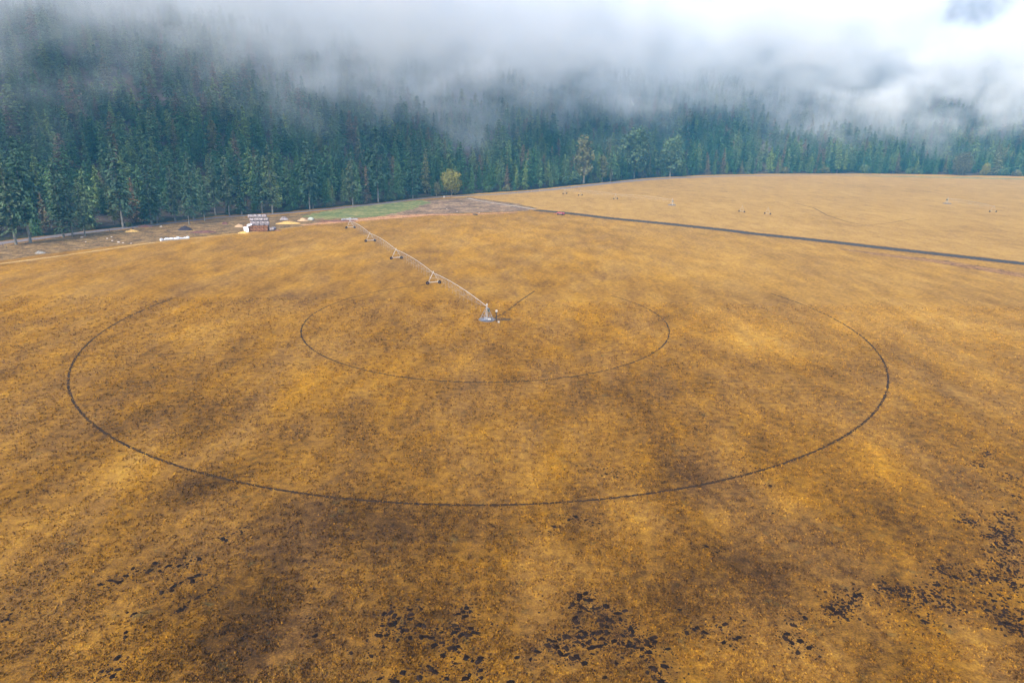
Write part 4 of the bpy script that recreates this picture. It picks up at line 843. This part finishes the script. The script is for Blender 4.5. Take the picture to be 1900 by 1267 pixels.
# finer thrown soil and dark weeds around them, uncountable
def litter():
    V = []; Q = []; r = np.random.default_rng(12); allp = MA + MBs + MC + MD + ME + MR
    extra = [(1110, 878), (1145, 882), (1170, 880), (1075, 866), (1200, 872), (900, 765), (915, 770), (940, 745), (1385, 580), (1370, 850), (1395, 845), (1370, 870), (1400, 880), (1700, 1160), (1860, 640), (1690, 570), (1620, 565), (1640, 560), (1800, 560), (1290, 672), (1245, 680), (670, 810), (660, 820), (700, 800), (1520, 670), (1210, 548), (1350, 548), (1345, 575), (1500, 520), (1880, 800), (1830, 830), (1890, 760)]
    P = []
    for (u, v) in allp:
        x, y = G(u, v)
        for k in range(r.integers(10, 22)): P.append((x + r.normal(0, .9), y + r.normal(0, .9), r.uniform(.05, .15)))
    for (u, v) in MR:
        x, y = G(u, v)
        for k in range(26): P.append((x + r.normal(0, 1.0), y + r.normal(0, 1.0), r.uniform(.08, .26)))
    for (u, v) in extra:
        x, y = G(u, v)
        for k in range(18): P.append((x + r.normal(0, 1.9), y + r.normal(0, 1.5), r.uniform(.05, .20)))
    for k in range(700):
        y = 50 + r.random() ** 1.4 * 260; x = (r.random() - .5) * 1.56 * y
        if vnoise(np.array(x / 14.), np.array(y / 14.), 77) > .6: P.append((x, y, r.uniform(.05, .2)))
    for (x, y, s) in P:
        o = len(V); a = r.random() * 6.28
        for k in range(4): V.append((x + math.cos(a + k * 1.57) * s * r.uniform(.7, 1.2), y + math.sin(a + k * 1.57) * s * r.uniform(.7, 1.2), .012))
        V.append((x + r.normal(0, s * .2), y + r.normal(0, s * .2), s * .8))
        for k in range(4): Q.append((o + k, o + (k + 1) % 4, o + 4))
    V = np.array(V); tag(link('soil_crumbs', fast_mesh('soil_crumbs', V, np.array(Q), M_soil2)), 'dark soil crumbs and low weeds scattered in the near field', 'soil crumbs', kind='stuff')
litter()

# ------------------------------------------------------------------ air: even haze, and the fog bank lying on the slope
m = bpy.data.materials.new('haze_air'); m.use_nodes = True; n, l = nodes_of(m); n.remove(n['Principled BSDF'])
pv = n.new('ShaderNodeVolumePrincipled'); pv.inputs['Color'].default_value = (.12, .55, 1.0, 1); pv.inputs['Density'].default_value = .00019; pv.inputs['Anisotropy'].default_value = 0.0
l.new(pv.outputs[0], n['Material Output'].inputs['Volume'])
o = MB().box(((-1600 + 2700) / 2, (-150 + 3300) / 2, 370), (4300, 3450, 742)).build('haze', m); tag(o, 'thin blue haze filling the valley', 'haze', kind='stuff')

def fog_bank():
    g = bpy.data.node_groups.new('fog_nodes', 'GeometryNodeTree'); g.interface.new_socket('Geometry', in_out='INPUT', socket_type='NodeSocketGeometry'); g.interface.new_socket('Geometry', in_out='OUTPUT', socket_type='NodeSocketGeometry')
    N = g.nodes; L = g.links; gi = N.new('NodeGroupInput'); go = N.new('NodeGroupOutput')
    pos = N.new('GeometryNodeInputPosition').outputs[0]; sx = N.new('ShaderNodeSeparateXYZ'); L.new(pos, sx.inputs[0]); x, y, z = sx.outputs
    mth = lambda op, a, b=None, c=False: math_node(N, L, op, a, b, c)
    def mapr(v, a, b, c=0, d=1, smooth=True):
        q = N.new('ShaderNodeMapRange'); q.interpolation_type = 'SMOOTHSTEP' if smooth else 'LINEAR'
        for i, k in enumerate((v, a, b, c, d)):
            if isinstance(k, (int, float)): q.inputs[i].default_value = k
            else: L.new(k, q.inputs[i])
        return q.outputs[0]
    def noise(sc_, detail, rough=.5, off=(0, 0, 0), dist=0.):
        vm = N.new('ShaderNodeVectorMath'); vm.operation = 'MULTIPLY_ADD'; L.new(pos, vm.inputs[0]); vm.inputs[1].default_value = sc_; vm.inputs[2].default_value = off
        q = N.new('ShaderNodeTexNoise'); q.inputs['Scale'].default_value = 1; q.inputs['Detail'].default_value = detail; q.inputs['Roughness'].default_value = rough; q.inputs['Distortion'].default_value = dist; L.new(vm.outputs[0], q.inputs['Vector']); return q.outputs[0]
    n1 = noise((1 / 210, 1 / 210, 1 / 110), 3, .5, (3.1, 1.7, 0)); n2 = noise((1 / 56, 1 / 56, 1 / 36), 6, .64, (9, 4, 2), .5)
    n3 = noise((1 / 66, 1 / 66, 1 / 115), 6, .70, (20, 7, 5), .8)
    base = mth('SUBTRACT', mapr(x, -420, -60, 150, 80), mapr(x, 150, 450, 0, 22))
    bump_ = mth('ADD', mth('MULTIPLY', mth('SUBTRACT', n1, .5), 150), mth('ADD', mth('MULTIPLY', mth('SUBTRACT', n2, .5), 210), mth('MULTIPLY', mth('SUBTRACT', n3, .5), 210)))
    low = mth('SUBTRACT', mth('ADD', z, bump_), base)
    dlow = mth('POWER', mapr(low, -60, 85, smooth=False), 1.8)
    top = mapr(x, 150, 560, 240, 264); dtop = mapr(mth('SUBTRACT', mth('ADD', top, mth('MULTIPLY', bump_, .5)), z), 0, 60)
    ye = mth('MINIMUM', mth('ADD', mth('MULTIPLY', x, 1.27), 600), 895); fr = mapr(mth('ADD', mth('SUBTRACT', y, ye), mth('MULTIPLY', mth('SUBTRACT', n1, .5), 200)), -30, 130)
    wisp = mth('ADD', mapr(mth('ADD', mth('MULTIPLY', n2, .5), mth('MULTIPLY', n3, .5)), .44, .57, .0, .85), mapr(low, 50, 140, 0, .5))
    back = mapr(y, 1500, 1250)
    d = mth('MULTIPLY', mth('MULTIPLY', mth('MULTIPLY', dlow, dtop), mth('MULTIPLY', fr, wisp)), back)
    # clear window in the bank in front of the far ridge
    ex = mth('DIVIDE', mth('SUBTRACT', x, mth('MULTIPLY', y, .612)), 105)
    ez = mth('DIVIDE', mth('SUBTRACT', mth('SUBTRACT', z, mth('MULTIPLY', ex, 26)), mth('ADD', mth('MULTIPLY', y, .156), 49)), 38)
    hole = mapr(mth('ADD', mth('ADD', mth('MULTIPLY', ex, ex), mth('MULTIPLY', ez, ez)), mth('MULTIPLY', mth('SUBTRACT', n3, .5), 6.0)), .1, 1.5, .03, 1)
    d = mth('MULTIPLY', d, hole)
    vc = N.new('GeometryNodeVolumeCube'); L.new(d, vc.inputs['Density']); vc.inputs['Min'].default_value = (-760, 150, 20); vc.inputs['Max'].default_value = (1250, 1500, 360)
    vc.inputs['Resolution X'].default_value = 320; vc.inputs['Resolution Y'].default_value = 215; vc.inputs['Resolution Z'].default_value = 84
    mt = bpy.data.materials.new('fog'); mt.use_nodes = True; n_, l_ = nodes_of(mt); n_.remove(n_['Principled BSDF'])
    pv = n_.new('ShaderNodeVolumePrincipled'); pv.inputs['Color'].default_value = (.97, .975, .975, 1); pv.inputs['Density'].default_value = FOG_D; pv.inputs['Density Attribute'].default_value = 'density'; pv.inputs['Anisotropy'].default_value = .0
    l_.new(pv.outputs[0], n_['Material Output'].inputs['Volume'])
    sm = N.new('GeometryNodeSetMaterial'); sm.inputs['Material'].default_value = mt; L.new(vc.outputs[0], sm.inputs[0]); L.new(sm.outputs[0], go.inputs[0])
    vd = bpy.data.volumes.new('fog_bank'); vd.materials.append(mt); o = bpy.data.objects.new('fog_bank', vd); C.objects.link(o)
    md = o.modifiers.new('fog', 'NODES'); md.node_group = g; tag(o, 'white fog bank lying on the forested slope', 'fog', kind='stuff')
FOG_D = .032
sc.cycles.volume_step_rate = 1.5
fog_bank()
